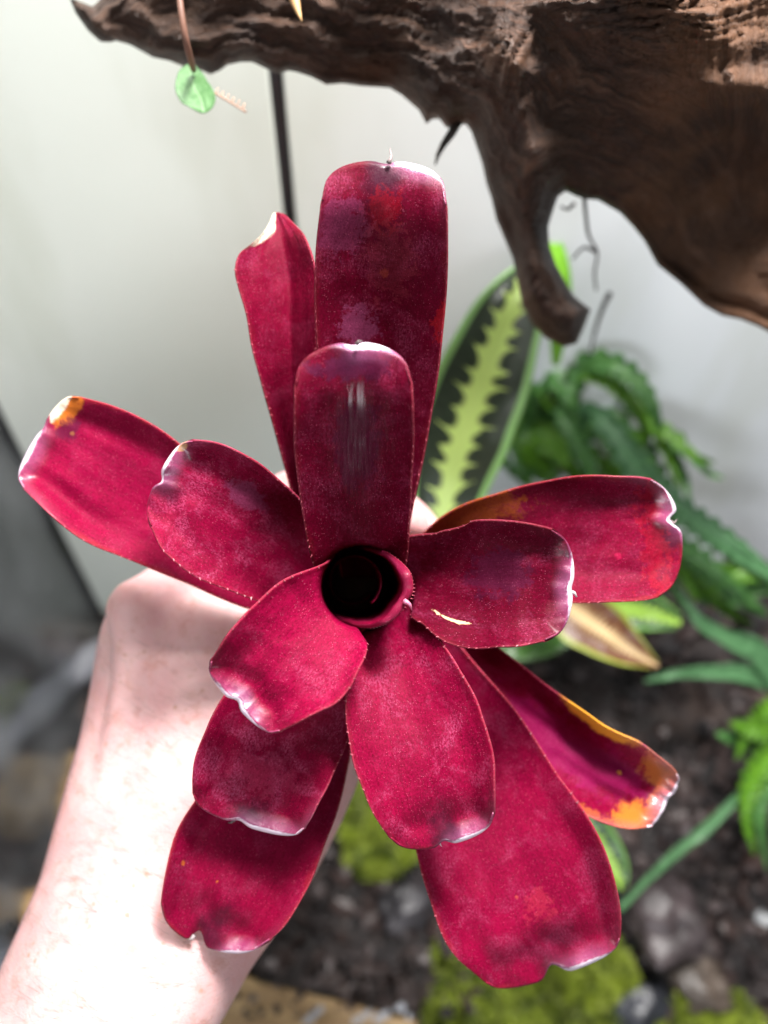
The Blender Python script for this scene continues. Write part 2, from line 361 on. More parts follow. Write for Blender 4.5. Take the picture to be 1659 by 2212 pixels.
Ns.set(Base_Color=c_, Roughness=Ns.ramp(Ns.noise(p_, 120, 3), 0.3, 0.7, 0.3, 0.75)); Ns.bump(Ns.noise(p_, 260, 5, 0.7), 0.7, 0.003)
v, f = soil_mesh(); soil = mesh('soil', v, f, Ns.m); tag(soil, kind='structure')

# loose bark and soil crumbs: nobody could count them
ico = bmesh.new(); bmesh.ops.create_icosphere(ico, subdivisions=1, radius=1); IV = np.array([v.co[:] for v in ico.verts]); IF = [tuple(v.index for v in f.verts) for f in ico.faces]; ico.free()
def rotm(r): return np.array(Matrix.Rotation(r.uniform(0, 6.28), 3, Vector((r.gauss(0, 1), r.gauss(0, 1), r.gauss(0, 1))).normalized()))
def crumb(r, p, s, flat=0.6):
    v = IV*np.array([r.uniform(0.7, 1.35), r.uniform(0.6, 1.1), flat*r.uniform(0.6, 1.1)])*(1+0.22*np.array([[r.uniform(-1, 1)] for _ in IV]))
    return (v*s) @ rotm(r).T + np.array(p)
def scatter_crumbs():
    r = random.Random(3); V = []; F = []; A = []
    for k in range(6400):
        x = r.uniform(-0.33, 0.42); y = r.uniform(0.03, 0.36); s = (0.0013+0.0085*r.random()**3.4)
        z = ground_z(x, y)+s*0.3+0.003
        if k > 6100: x = r.uniform(-0.16, 0.06); y = r.uniform(0.075, 0.115); s *= 0.7; z = max(z, 0.064)
        b = len(V); V += list(crumb(r, (x, y, z), s)); F += [tuple(q+b for q in t) for t in IF]; A += [r.random()]*len(IV)
    return V, F, A
Nc = NT('bark_crumbs'); t_ = Nc.attr('tone', False); p_ = Nc.pos()
c_ = Nc.mix(Nc.ramp(t_, 0.0, 0.75), C(0.009, 0.0065, 0.0075), C(0.048, 0.030, 0.027)); c_ = Nc.mix(Nc.ramp(t_, 0.88, 0.98), c_, C(0.10, 0.08, 0.08))
Nc.set(Base_Color=c_, Roughness=Nc.ramp(t_, 0, 1, 0.7, 0.3)); Nc.bump(Nc.noise(p_, 500, 4), 0.5, 0.001)
v, f, A = scatter_crumbs(); cr = mesh('bark_crumbs', v, f, Nc.m, None, False, {'tone': A})
tag(cr, 'dark wet crumbs of bark and soil littering the ground', 'bark crumbs', kind='stuff')

# stones one can tell apart
def stone(px, py, s, col, label, cat='stone', group=None, flat=0.65, seed=0, name='stone', wet=0.4):
    p = on_z(px, py, 0.05); p = on_z(px, py, ground_z(p[0], p[1])+s*0.3)
    bm = bmesh.new(); bmesh.ops.create_icosphere(bm, subdivisions=4, radius=s)
    for q in bm.verts:
        d = q.co.normalized(); k = 1+0.38*noise.noise(d*1.6+Vector((seed*3.1, 0, 0)))+0.10*noise.noise(d*4+Vector((seed, 2, 0)))+0.08*noise.noise(d*11)+0.05*noise.noise(d*23)
        q.co = Vector((d.x*s*k*1.15, d.y*s*k*0.95, d.z*s*k*flat))
    me = bpy.data.meshes.new(name); bm.to_mesh(me); bm.free(); me.polygons.foreach_set('use_smooth', [True]*len(me.polygons))
    me.materials.append(simple(name+'_rock', col, wet, 0.5, 220, 0.45)); o = bpy.data.objects.new(name, me); COL.objects.link(o); o.location = tuple(p); o.rotation_euler = (0, 0, seed*1.7)
    return tag(o, label, cat, group)
stone(1440, 1985, 0.026, (0.060, 0.046, 0.048), 'large brownish-grey stone on the soil beside the grass-like green blade', seed=1)
stone(1375, 2165, 0.020, (0.028, 0.030, 0.038), 'dark slate-blue stone half sunk in the moss', seed=2)
stone(1505, 2110, 0.020, (0.085, 0.065, 0.052), 'light brown stone between the slate-blue stone and the bright moss', seed=3)
stone(60, 1715, 0.034, (0.24, 0.16, 0.08), 'ochre-brown rounded stone beside the forearm', seed=4, wet=0.6)
stone(140, 1365, 0.022, (0.20, 0.11, 0.075), 'small reddish-brown stone below the edge of the pale sheet', seed=5, wet=0.6)
stone(880, 1955, 0.018, (0.040, 0.037, 0.042), 'charcoal stone under the upright mossy clump', seed=6)
stone(1650, 1985, 0.006, (0.30, 0.31, 0.32), 'tiny pale grey pebble on dark soil', seed=7)
stone(20, 1130, 0.045, (0.025, 0.024, 0.028), 'big dark rock against the dark wall beside the pale sheet', seed=8, wet=0.5, flat=1.0)

# grey weathered stick on the left
q0 = on_z(-60, 1650, 0.06); q1 = on_z(250, 1385, 0.075); pts = [q0*(1-t)+q1*t+np.array([0.004*math.sin(t*7), 0, 0.004*math.sin(t*4)]) for t in np.linspace(0, 1, 14)]
v, f = tube(pts, [0.0135+0.003*math.sin(i*1.3) for i in range(14)], 12); gs = mesh('weathered_stick', v, f, simple('grey_wood', (0.30, 0.30, 0.33), 0.7, 0.6, 60)); sub(gs)
tag(gs, 'pale grey weathered stick lying on the soil beside the ochre stone', 'stick')

# tan board and rim at the near edge
def slab(name, corners, zt, th, mat):
    v = [tuple(on_z(a, b, zt)) for a, b in corners]; n = len(v); v += [(x, y, zt-th) for x, y, _ in v]
    f = [tuple(range(n)), tuple(range(2*n-1, n-1, -1))]+[(i, i+n, (i+1) % n+n, (i+1) % n) for i in range(n)]
    o = mesh(name, v, f, mat, None, False); bm = bmesh.new(); bm.from_mesh(o.data); bmesh.ops.recalc_face_normals(bm, faces=bm.faces); bm.to_mesh(o.data); bm.free()
    m = o.modifiers.new('bev', 'BEVEL'); m.width = 0.002; m.segments = 2; return o
Nt = NT('tan_wood'); p_ = Nt.pos(); g_ = Nt.noise(Nt.scale(p_, (0.25, 1, 1)), 130, 5, 0.6, 0.4)
Nt.set(Base_Color=Nt.mix(Nt.ramp(g_, 0.3, 0.7), C(0.22, 0.125, 0.045), C(0.40, 0.26, 0.11)), Roughness=0.5); Nt.bump(g_, 0.3, 0.001)
bd = slab('front_board', [(30, 1925), (150, 1915), (560, 2120), (760, 2168), (900, 2205), (960, 2420), (300, 2420), (45, 1985)], 0.062, 0.05, Nt.m)
tag(bd, 'tan wooden board along the near edge of the soil', 'board')
q = [on_z(-30, 1972, 0.075), on_z(60, 2018, 0.075), on_z(200, 2110, 0.075), on_z(420, 2300, 0.075)]
v, f = tube(q, 0.0042, 12); rb = mesh('black_tube', v, f, simple('black_plastic', (0.012, 0.012, 0.014), 0.25)); sub(rb)
tag(rb, 'thin glossy black tube beside the tan board, passing under the forearm', 'tube')
gb = slab('rim_strip', [(-40, 2010), (50, 2050), (260, 2190), (420, 2420), (-40, 2420)], 0.060, 0.05, simple('blue_grey_plastic', (0.13, 0.15, 0.20), 0.35))
tag(gb, 'blue-grey rim strip next to the black tube', 'rim')
# beads of water along the board
Nw = NT('water_bead'); Nw.set(Base_Color=C(0.85, 0.88, 0.95), Roughness=0.05, IOR=1.33); Nw.b.inputs['Transmission Weight'].default_value = 0.6
parts = []; r = random.Random(5)
sph = bmesh.new(); bmesh.ops.create_icosphere(sph, subdivisions=2, radius=1); SVt = np.array([v.co[:] for v in sph.verts]); SF = [tuple(v.index for v in f.verts) for f in sph.faces]; sph.free()
for (ax, ay, bx_, by_, n) in [(660, 2206, 690, 2180, 5), (770, 2206, 800, 2186, 4), (810, 2204, 865, 2176, 7), (880, 2196, 880, 2196, 1), (75, 1955, 120, 1905, 6)]:
    for k in range(n):
        t = k/max(1, n-1); parts.append(((SVt*(0.0022*r.uniform(0.8, 1.3))*np.array([1, 1, 0.8]))+on_z(ax+(bx_-ax)*t+r.uniform(-3, 3), ay+(by_-ay)*t, 0.0635), SF))
v, f = join(parts); wb = mesh('water_beads', v, f, Nw.m); tag(wb, 'glinting beads of water along the tan board edge', 'water beads', kind='stuff')

# moss
Nm = NT('moss'); p_ = Nm.pos(); h_ = Nm.attr('tone', False)
c_ = Nm.mix(Nm.ramp(Nm.noise(p_, 75, 4), 0.38, 0.6), C(0.045, 0.075, 0.006), C(0.33, 0.41, 0.04)); c_ = Nm.mix(Nm.ramp(h_, 0.55, 1.0), c_, C(0.42, 0.47, 0.12))
Nm.set(Base_Color=c_, Roughness=0.6); Nm.translucent(C(0.25, 0.35, 0.03), 0.25)
def moss_patch(name, outline, label, dome, n, seed, size=0.0052):
    r = random.Random(seed); xs_ = [a for a, b in outline]; ys_ = [b for a, b in outline]; V = []; F = []; A = []
    def inside(x, y):
        c = False; j = len(outline)-1
        for i in range(len(outline)):
            xi, yi = outline[i]; xj, yj = outline[j]
            if (yi > y) != (yj > y) and x < (xj-xi)*(y-yi)/(yj-yi)+xi: c = not c
            j = i
        return c
    cx, cy = np.mean(xs_), np.mean(ys_); k = 0; tries = 0
    while k < n and tries < n*12:
        tries += 1; px = r.uniform(min(xs_), max(xs_)); py = r.uniform(min(ys_), max(ys_))
        if not inside(px+16*noise.noise((px*.05, py*.05, seed)), py+16*noise.noise((px*.05, py*.05, seed+7))): continue
        if noise.noise((px*0.022, py*0.022, seed*2.0)) < -0.28: continue
        g = on_z(px, py, 0.06); g = on_z(px, py, ground_z(g[0], g[1]))
        e = max(0, 1-math.hypot((px-cx)/(max(xs_)-min(xs_)), (py-cy)/(max(ys_)-min(ys_)))*1.8)
        z = ground_z(g[0], g[1])+0.004+dome*e**0.6*(0.6+0.8*noise.noise((g[0]*75, g[1]*75, 2)))
        k += 1; tn = r.random(); b0 = size*r.uniform(0.6, 1.3)
        for _ in range(9):
            az = r.uniform(0, 6.28); el = r.uniform(0.15, 1.35); d = np.array([math.cos(az)*math.cos(el), math.sin(az)*math.cos(el), math.sin(el)]); s = np.cross(d, (0, 0, 1.0)); s /= np.linalg.norm(s)+1e-6
            p0 = np.array([g[0], g[1], z])+np.array([r.uniform(-1, 1), r.uniform(-1, 1), 0])*size*0.6; b = len(V)
            V += [p0-s*b0*0.16, p0+s*b0*0.16, p0+d*b0*0.6+s*b0*0.2, p0+d*b0*1.1, p0+d*b0*0.6-s*b0*0.2]; F += [(b, b+1, b+2, b+3, b+4)]; A += [tn*0.7]*3+[tn]*2
    o = mesh(name, V, F, Nm.m, None, False, {'tone': A}); tag(o, label, 'moss', kind='stuff'); return o
moss_patch('moss', [(930, 2040), (1010, 2070), (1100, 2100), (1240, 2090), (1310, 2020), (1345, 2090), (1385, 2180), (1440, 2215), (1420, 2260), (900, 2260), (925, 2180), (960, 2120)], 'bright yellow-green moss carpet below the longest red leaf', 0.014, 5200, 1)
moss_patch('moss', [(1490, 2110), (1550, 2140), (1600, 2170), (1640, 2200), (1600, 2260), (1420, 2260), (1450, 2190)], 'small pale green moss tuft beside the light brown stone', 0.008, 1200, 2)
moss_patch('moss', [(740, 1740), (800, 1690), (900, 1770), (900, 1850), (850, 1890), (790, 1900), (745, 1850)], 'olive moss clump on the charcoal stone between forearm and lower red leaves', 0.032, 2600, 3)
moss_patch('moss', [(-20, 1500), (40, 1490), (75, 1530), (50, 1570), (-20, 1580)], 'dark green moss tuft next to the grey stick', 0.02, 500, 4)

# ================================================================== DRIFTWOOD
WOOD = [(150, -5), (163, 28), (190, 66), (216, 90), (236, 92), (250, 88), (282, 97), (330, 124), (365, 131), (402, 146), (425, 148), (455, 161), (476, 152), (492, 140), (520, 134), (545, 134), (582, 152), (600, 160), (624, 152), (645, 157), (672, 166), (684, 172), (705, 183), (740, 180), (780, 186), (842, 190), (866, 204), (882, 218), (905, 238), (921, 268), (933, 258), (948, 256), (966, 278), (990, 272), (1006, 268), (1018, 284), (1034, 330), (1042, 355), (1050, 395), (1062, 430), (1072, 475), (1085, 505), (1108, 560), (1118, 610), (1128, 655), (1150, 700), (1178, 730), (1218, 749), (1246, 742), (1263, 704), (1276, 668), (1262, 658), (1240, 640), (1222, 610), (1200, 570), (1187, 530), (1184, 490), (1196, 452), (1205, 425), (1222, 413), (1245, 424), (1262, 430), (1292, 432), (1340, 460), (1368, 490), (1392, 520), (1420, 572), (1470, 612), (1520, 660), (1560, 682), (1600, 690), (1640, 706), (1680, 728), (1760, 780), (1800, 600), (1820, 200), (1820, -260), (150+300, -260), (330, -120), (250, -40), (215, 0), (200, 14)]
def driftwood():
    poly = np.array(WOOD, float); nP = len(poly); A_ = poly; B_ = np.roll(poly, -1, axis=0)
    def nearest(p):
        d = B_-A_; t = np.clip(((p-A_)*d).sum(1)/(d*d).sum(1), 0, 1); q = A_+d*t[:, None]; e = np.hypot(*(q-p).T); i = e.argmin(); return q[i], e[i]
    def inside(p):
        x, y = p; a, b = A_, B_; m = ((a[:, 1] > y) != (b[:, 1] > y)); xx = (b[:, 0]-a[:, 0])*(y-a[:, 1])/(b[:, 1]-a[:, 1]+1e-12)+a[:, 0]; return (m & (x < xx)).sum() % 2 == 1
    st = 6.5; nx = int((1830-140)/st); ny = int((790+265)/st); ok = np.zeros((ny, nx), bool)
    for j in range(ny):
        for i in range(nx): ok[j, i] = inside((140+(i+.5)*st, -265+(j+.5)*st))
    idx = {}; pts = []; cells = []
    for j in range(ny):
        for i in range(nx):
            if not ok[j, i]: continue
            q = []
            for (a, b) in ((i, j), (i+1, j), (i+1, j+1), (i, j+1)):
                if (a, b) not in idx: idx[(a, b)] = len(pts); pts.append([140+a*st, -265+b*st])
                q.append(idx[(a, b)])
            cells.append(q)
    cnt = {}
    for q in cells:
        for k in range(4): e = tuple(sorted((q[k], q[(k+1) % 4]))); cnt[e] = cnt.get(e, 0)+1
    bnd = set(v for e, c in cnt.items() if c == 1 for v in e)
    pts = np.array(pts); dist = np.zeros(len(pts))
    for k in range(len(pts)):
        q, e = nearest(pts[k])
        if k in bnd: pts[k] = q
        else: dist[k] = e
    F = []; front = []; back = [0]*len(pts); V = []; TN = []; GR = []
    for k, (x, y) in enumerate(pts):
        zc = 272+62*max(-0.3, y/740)+8*math.exp(-((x-250)/200)**2)
        d = dist[k]; sg = 1/(1+math.exp(-(x-980)/55)); R = 75+75*sg
        hs = 1/(1+math.exp(-(y-430)/28)) if 1030 < x < 1290 else 0; R = R*(1-hs)+70*hs
        u = min(1, d/R); prof = math.sqrt(max(0, 1-(1-u)**2))
        half = (15+15*sg)*prof
        half = half*(1-hs)+15*prof*hs
        # grain follows the outline of each limb
        al = 0.8*x+0.45*y; warp = 26*noise.noise((x*.006, y*.006, 2.2)); ac = d+warp+14*noise.noise((x*.03, y*.03, 6))
        g = noise.noise((al*.006, ac*.045, 1.0)); g2 = noise.noise((al*.02, ac*.14, 5.0))
        big = noise.noise((x*.0045, y*.006, 3.3))
        rel = 2.0*g+0.9*g2+8*big+3.5*noise.noise((x*.014, y*.017, 7))+1.0*noise.noise((x*.12, y*.12, 0))
        # cracked knotty growth at the top right and on the ridge above the horn
        kt = math.exp(-((x-1440)/170)**2-((y-30)/85)**2); rel += kt*(4*abs(math.sin(y*.14+4.0*noise.noise((x*.012, y*.02, 9))+x*.012))+2.5*noise.noise((x*.05, y*.12, 3))+9)
        k2 = math.exp(-((x-1105)/55)**2-((y-120)/120)**2); rel += k2*(3.5*abs(math.sin(x*.10+y*.035+1.6*noise.noise((x*.02, y*.012, 2))))+7)
        k3 = math.exp(-((x-1300)/140)**2-((y-260)/160)**2); rel -= 9*k3; k5 = math.exp(-((x-1610)/200)**2-((y-390)/230)**2); rel = rel*(1-0.75*k5)-(y-150)*0.15*k5
        k6 = math.exp(-((y-175-(x-1500)*.15)/70)**2)/(1+math.exp(-(x-1400)/40)); rel += 15*k6; k4 = math.exp(-((x-1150)/45)**2-((y-560)/140)**2); rel += 5*k4
        hollow = math.exp(-((x-1010)/60)**2-((y-250)/90)**2); rel -= 4*hollow
        w_ = min(1, d/22)
        V.append(P(x, y, zc-half-rel*w_)); TN.append(0.5+0.5*g); GR.append((al, ac, 0))
    for k, (x, y) in enumerate(pts):
        if k in bnd: back[k] = k; continue
        zc = 272+62*max(-0.3, y/740)+8*math.exp(-((x-250)/200)**2); R = 120 if x > 1000 else 70
        u = min(1, dist[k]/R); half = (24 if x > 1000 else 13)*math.sqrt(max(0, 1-(1-u)**2))
        if 1050 < x < 1290 and y > 400: half = min(half, 14)
        back[k] = len(V); V.append(P(x, y, min(zc+half, 1e9)+1.5*noise.noise((x*.03, y*.03, 8)))); TN.append(0.5); GR.append((x, y, 9))
    for q in cells:
        F.append(tuple(q[::-1])); F.append(tuple(back[i] for i in q))
    return V, F, TN, GR
Nd = NT('driftwood_bark'); p_ = Nd.pos(); t_ = Nd.attr('tone', False)
gc = Nd.attr('grain'); gr = Nd.noise(Nd.scale(gc, (0.012, 0.17, 1)), 1.0, 6, 0.72, 0.5)
c_ = Nd.mix(Nd.ramp(gr, 0.3, 0.7), C(0.022, 0.010, 0.006), C(0.068, 0.029, 0.014))
c_ = Nd.mix(Nd.ramp(Nd.noise(p_, 17, 4, 0.6), 0.42, 0.64, 0, 0.85), c_, C(0.125, 0.054, 0.023))
c_ = Nd.mix(Nd.ramp(Nd.noise(p_, 26, 5, 0.6), 0.56, 0.72, 0, 0.7), c_, C(0.035, 0.022, 0.018))
c_ = Nd.mix(Nd.ramp(t_, 0.55, 0.9, 0, 0.30), c_, C(0.26, 0.14, 0.09))
Nd.set(Base_Color=c_, Roughness=Nd.ramp(gr, 0.3, 0.7, 0.7, 0.45)); Nd.bump(Nd.math('ADD', gr, Nd.math('MULTIPLY', Nd.noise(p_, 420, 5, 0.75), 0.45)), 0.85, 0.0020)
v, f, TN, GR = driftwood(); dw = mesh('driftwood', v, f, Nd.m, None, True, {'tone': TN, 'grain': GR})
tag(dw, 'large brown driftwood arching overhead with a hooked horn hanging down', 'driftwood')
Ntan = simple('pale_splinter', (0.45, 0.27, 0.12), 0.55, 0.3, 400)
pts = [P(630+14*t+8*t*t, -30+76*t, 252) for t in np.linspace(0, 1, 8)]; v, f = tube(pts, [0.0022*(1-0.9*t**1.5) for t in np.linspace(0, 1, 8)], 8)
mesh('splinter', v, f, Ntan, dw)
pts = [P(a, b, z) for a, b, z in [(990, 262, 288), (975, 288, 290), (958, 312, 292), (946, 335, 293), (940, 356, 294)]]; v, f = tube(pts, [0.0016, 0.0016, 0.0012, 0.0008, 0.0003], 8)
mesh('splinter', v, f, simple('dark_splinter', (0.03, 0.022, 0.016), 0.6), dw)

# hanging rootlets by the horn (aerial roots off the wood)
M_root = simple('dark_root', (0.035, 0.028, 0.026), 0.6)
for k, pl in enumerate([[(1262, 424, 330), (1266, 470, 345), (1272, 510, 355), (1290, 545, 360), (1284, 590, 365), (1288, 628, 368)], [(1290, 545, 360), (1262, 535, 362), (1236, 560, 366)], [(1318, 632, 400), (1300, 670, 405), (1284, 720, 410), (1276, 760, 415)], [(1240, 440, 335), (1226, 452, 340), (1212, 446, 345)]]):
    pts = spline([tuple(a) for a in pl], 14); v, f = tube(P(pts[:, 0], pts[:, 1], pts[:, 2]), np.linspace(0.0009 if k != 2 else 0.0016, 0.0005, 14), 6); mesh('rootlet', v, f, M_root, dw)

# ================================================================== CREEPING VINE ON THE WOOD
vb = P(405, 100, 244); vine = thing('creeping_vine', 'thin creeping vine with one round pale-green leaf hanging below the driftwood', 'vine', vb)
pl = spline([(384, -40, 250), (392, 30, 250), (402, 90, 254), (412, 130, 262), (418, 150, 270)], 16); v, f = tube(P(pl[:, 0], pl[:, 1], pl[:, 2]), 0.0011, 7); mesh('stem', v, f, simple('vine_stem', (0.16, 0.075, 0.05), 0.6), vine)
Nv = NT('vine_leaf'); sv = Nv.attr('sv'); mmv = Nv.attr('mm'); s_, v_, e_ = Nv.sep(sv)
c_ = Nv.mix(Nv.ramp(Nv.noise(mmv, 0.7, 4), 0.3, 0.7), C(0.08, 0.20, 0.065), C(0.15, 0.30, 0.12)); c_ = Nv.mix(Nv.ramp(Nv.math('ABSOLUTE', v_), 0.10, 0.0, 0, 0.5), c_, C(0.4, 0.6, 0.33)); c_ = Nv.mix(Nv.ramp(e_, 0.7, 0.1, 0, 0.5), c_, C(0.07, 0.17, 0.06))
Nv.set(Base_Color=c_, Roughness=0.4); Nv.translucent(C(0.16, 0.36, 0.10), 0.3)
lf, _ = blade('leaf', [(413, 138, 272, 8, 8, 0), (412, 158, 272, 24, 30, .3), (420, 188, 272, 31, 42, .5), (434, 214, 272, 32, 34, .5), (442, 245, 272, 22, 16, 0)], Nv.m, vine, R=22, capn=2, thick=0.4, nu=20, nv=11, pucker=.2)
parts = []
for k in range(9):
    t = k/8; x, y = 466+62*t, 205+34*t; a = math.radians(-70+30*math.sin(k*2.1)); pts = [P(x+math.cos(a)*u*14, y+math.sin(a)*u*16, 272) for u in (0, .5, 1)]; parts.append(tube(pts, 0.00022, 5))
pts = [P(464+68*t, 200+42*t, 272) for t in np.linspace(0, 1, 8)]; parts.append(tube(pts, 0.0004, 5)); v, f = join(parts); mesh('rootlet', v, f, simple('vine_root', (0.35, 0.22, 0.16), 0.7), vine)

# ================================================================== VARIEGATED PLANT
def variegated(name, dark, mid, margin, teeth, midw=0.24, pale=None):
    N = NT(name); sv = N.attr('sv'); mm = N.attr('mm'); s_, v_, e_ = N.sep(sv); av = N.math('ABSOLUTE', v_)
    jit = N.noise(N.scale(mm, (0.06, 0.0, 0)), 1.0, 3)
    saw = N.math('FRACT', N.math('ADD', N.math('MULTIPLY', N.math('ADD', s_, N.math('MULTIPLY', av, -0.05)), teeth), N.math('ADD', N.math('MULTIPLY', jit, 1.5), N.math('MULTIPLY', N.math('SIGN', v_), 0.23))))
    tooth = N.math('POWER', N.math('SUBTRACT', 1.0, N.math('MULTIPLY', N.math('ABSOLUTE', N.math('SUBTRACT', saw, 0.5)), 2.0)), 3.2)
    wdt = N.math('ADD', midw, N.math('MULTIPLY', tooth, N.math('ADD', -0.05, N.math('MULTIPLY', N.noise(N.scale(mm, (0.3, 0.02, 0)), 1.0, 2), 0.75))))
    m = N.ramp(N.math('SUBTRACT', wdt, av), -0.07, 0.06)
    dk = N.mix(N.ramp(N.noise(N.scale(mm, (0.8, 0.15, 1)), 1.0, 4), 0.3, 0.7), C(*dark), C(*[x*1.8 for x in dark]))
    c = N.mix(m, dk, C(*mid)); c = N.mix(N.ramp(av, 0.79, 0.86), c, C(*margin))
    N.set(Base_Color=c, Roughness=0.33); N.bump(N.noise(N.scale(mm, (0.9, 0.2, 1)), 1.0, 4), 0.25, 0.001); N.translucent(c, 0.18); return N.m
M_var = variegated('variegated_leaf', (0.024, 0.036, 0.020), (0.66, 0.86, 0.24), (0.33, 0.62, 0.20), 15, 0.20)
M_brn = variegated('brown_variegated_leaf', (0.085, 0.030, 0.012), (0.62, 0.45, 0.24), (0.26, 0.30, 0.04), 26, 0.16)
M_grn = variegated('striped_green_leaf', (0.020, 0.050, 0.016), (0.28, 0.46, 0.07), (0.13, 0.30, 0.05), 14, 0.30)
vp_base = on_z(960, 1330, 0.09); vp = thing('variegated_plant', 'tall dark-green leaf with a jagged yellow-green midrib growing behind the red rosette', 'plant', vp_base)
blade('leaf', [(945, 1180, 425, 45, 45, 2), (968, 1060, 412, 85, 80, 4), (1000, 940, 406, 103, 102, 5), (1042, 820, 404, 100, 104, 5), (1085, 710, 406, 82, 86, 4), (1125, 620, 410, 52, 62, 2), (1160, 560, 416, 10, 10, 0)], M_var, vp, R=20, thick=0.6, nu=40, nv=19, wav=.02, pucker=1.5)
pl = spline([(945, 1185, 425), (948, 1250, 470), (955, 1330, depth_of(vp_base))], 10); v, f = tube(P(pl[:, 0], pl[:, 1], pl[:, 2]), 0.0035, 8); mesh('petiole', v, f, simple('petiole_green', (0.10, 0.22, 0.05), 0.4), vp)
blade('leaf', [(1200, 790, 440, 8, 8, 0), (1212, 680, 430, 26, 20, 2), (1212, 590, 425, 24, 20, 2), (1200, 520, 422, 18, 12, 1), (1186, 460, 420, 4, 4, 0)], simple('fresh_green', (0.14, 0.34, 0.02), 0.35, 0.2, 300), vp, R=10, thick=0.5, nu=24, nv=9)

def low_plant(label, base_px, leaves, group=None):
    g = on_z(base_px[0], base_px[1], 0.08); g = on_z(base_px[0], base_px[1], ground_z(g[0], g[1])+0.002); t = thing('variegated_seedling', label, 'plant', g, group); zb = depth_of(g)
    for (ctrl, m) in leaves:
        ctrl = [tuple(r) for r in ctrl]; blade('leaf', ctrl, m, t, R=12, thick=0.5, nu=26, nv=15, pucker=1.0)
        x, y, z = ctrl[0][:3]; pl = spline([(x, y, z), ((x+base_px[0])/2, (y+base_px[1])/2-15, (z+zb)/2), (base_px[0], base_px[1], zb)], 8); v, f = tube(P(pl[:, 0], pl[:, 1], pl[:, 2]), 0.0022, 7); mesh('petiole', v, f, bpy.data.materials['petiole_green'], t)
low_plant('low plant with brown cream-ribbed leaf under the right red leaves', (1180, 1400), [
    ([(1190, 1285, 430, 20, 20, 2), (1240, 1320, 428, 62, 62, 4), (1300, 1362, 425, 60, 58, 4), (1360, 1404, 423, 40, 38, 3), (1424, 1440, 424, 6, 6, 0)], M_brn),
    ([(1240, 1300, 462, 20, 20, 1), (1320, 1310, 460, 45, 40, 3), (1400, 1325, 458, 45, 38, 3), (1472, 1348, 458, 16, 12, 0)], M_grn),
    ([(1250, 1370, 470, 10, 10, 1), (1180, 1395, 468, 24, 22, 2), (1110, 1400, 466, 26, 24, 2), (1030, 1395, 466, 8, 8, 0)], simple('deep_green', (0.035, 0.095, 0.015), 0.35, 0.2, 300))])
low_plant('low plant with one green striped leaf pointing down by the yellow-edged red leaf', (1230, 1780), [
    ([(1200, 1690, 430, 14, 14, 1), (1242, 1765, 428, 46, 46, 3), (1295, 1835, 426, 48, 48, 3), (1335, 1895, 425, 28, 26, 2), (1342, 1926, 425, 5, 5, 0)], M_grn)])

# ================================================================== FERNS
def fern_mat(name, a, b):
    N = NT(name); mm = N.attr('mm'); s_, v_, e_ = N.sep(N.attr('sv')); c = N.mix(N.ramp(N.noise(mm, 0.25, 4), 0.3, 0.7), C(*a), C(*b))
    c = N.mix(N.ramp(N.math('ABSOLUTE', v_), 0.09, 0.02, 0, 0.6), c, C(*[min(1, x*2.2) for x in b])); N.set(Base_Color=c, Roughness=0.38)
    N.bump(N.noise(N.scale(mm, (1.0, 0.4, 1)), 1.0, 4), 0.4, 0.001); N.translucent(C(*[x*1.8 for x in b]), 0.22); return N.m
M_f1 = fern_mat('fern_dark', (0.032, 0.12, 0.028), (0.10, 0.24, 0.06)); M_f2 = fern_mat('fern_bright', (0.05, 0.16, 0.010), (0.12, 0.27, 0.015)); M_f3 = fern_mat('fern_blue', (0.055, 0.16, 0.06), (0.12, 0.27, 0.12))
def fern(label, base, fronds, group='ferns', rz=None):
    t = thing('fern', label, 'fern', P(*base), group)
    full = []
    for k, (ctrl, m, lobes) in enumerate(fronds):
        c1 = [tuple(r[:3])+(r[3]*(0.8 if lobes else 1), r[4]*(0.8 if lobes else 1))+tuple(r[5:]) for r in ctrl]; full.append((c1, m, int(lobes*1.4)))
        if lobes:
            ox, oy = (26, 34) if k % 2 else (-30, 22); c2 = [tuple(ctrl[0])]+[(r[0]+ox+8*math.sin(i*2.1+k), r[1]+oy, r[2]+9, r[3]*0.6, r[4]*0.6, r[5]) for i, r in enumerate(ctrl[1:])]; full.append((c2, M_f2 if m is M_f1 else M_f1, int(lobes*1.6)))
    for k, (ctrl, m, lobes) in enumerate(full):
        blade('frond', ctrl, m, t, R=8, thick=0.35, nu=84, nv=11, lobes=lobes, lobe_depth=0.66 if lobes else 0, seed=k+1, wav=.05, pucker=2.0)
        x, y, z = ctrl[0][:3]; pl = spline([(x, y, z), ((x+base[0])/2+6, (y+base[1])/2+10, (z+base[2])/2+4), base], 8); v, f = tube(P(pl[:, 0], pl[:, 1], pl[:, 2]), 0.0011, 6); mesh('stalk', v, f, M_f1, t)
    v, f = tube([P(base[0]-14, base[1]-6, base[2]+4), P(*base), P(base[0]+16, base[1]+8, base[2]+2)], [0.004, 0.006, 0.0035], 8); o = mesh('rhizome', v, f, simple('rhizome_brown', (0.06, 0.035, 0.02), 0.7, 0.5, 400), t); sub(o)
    return t
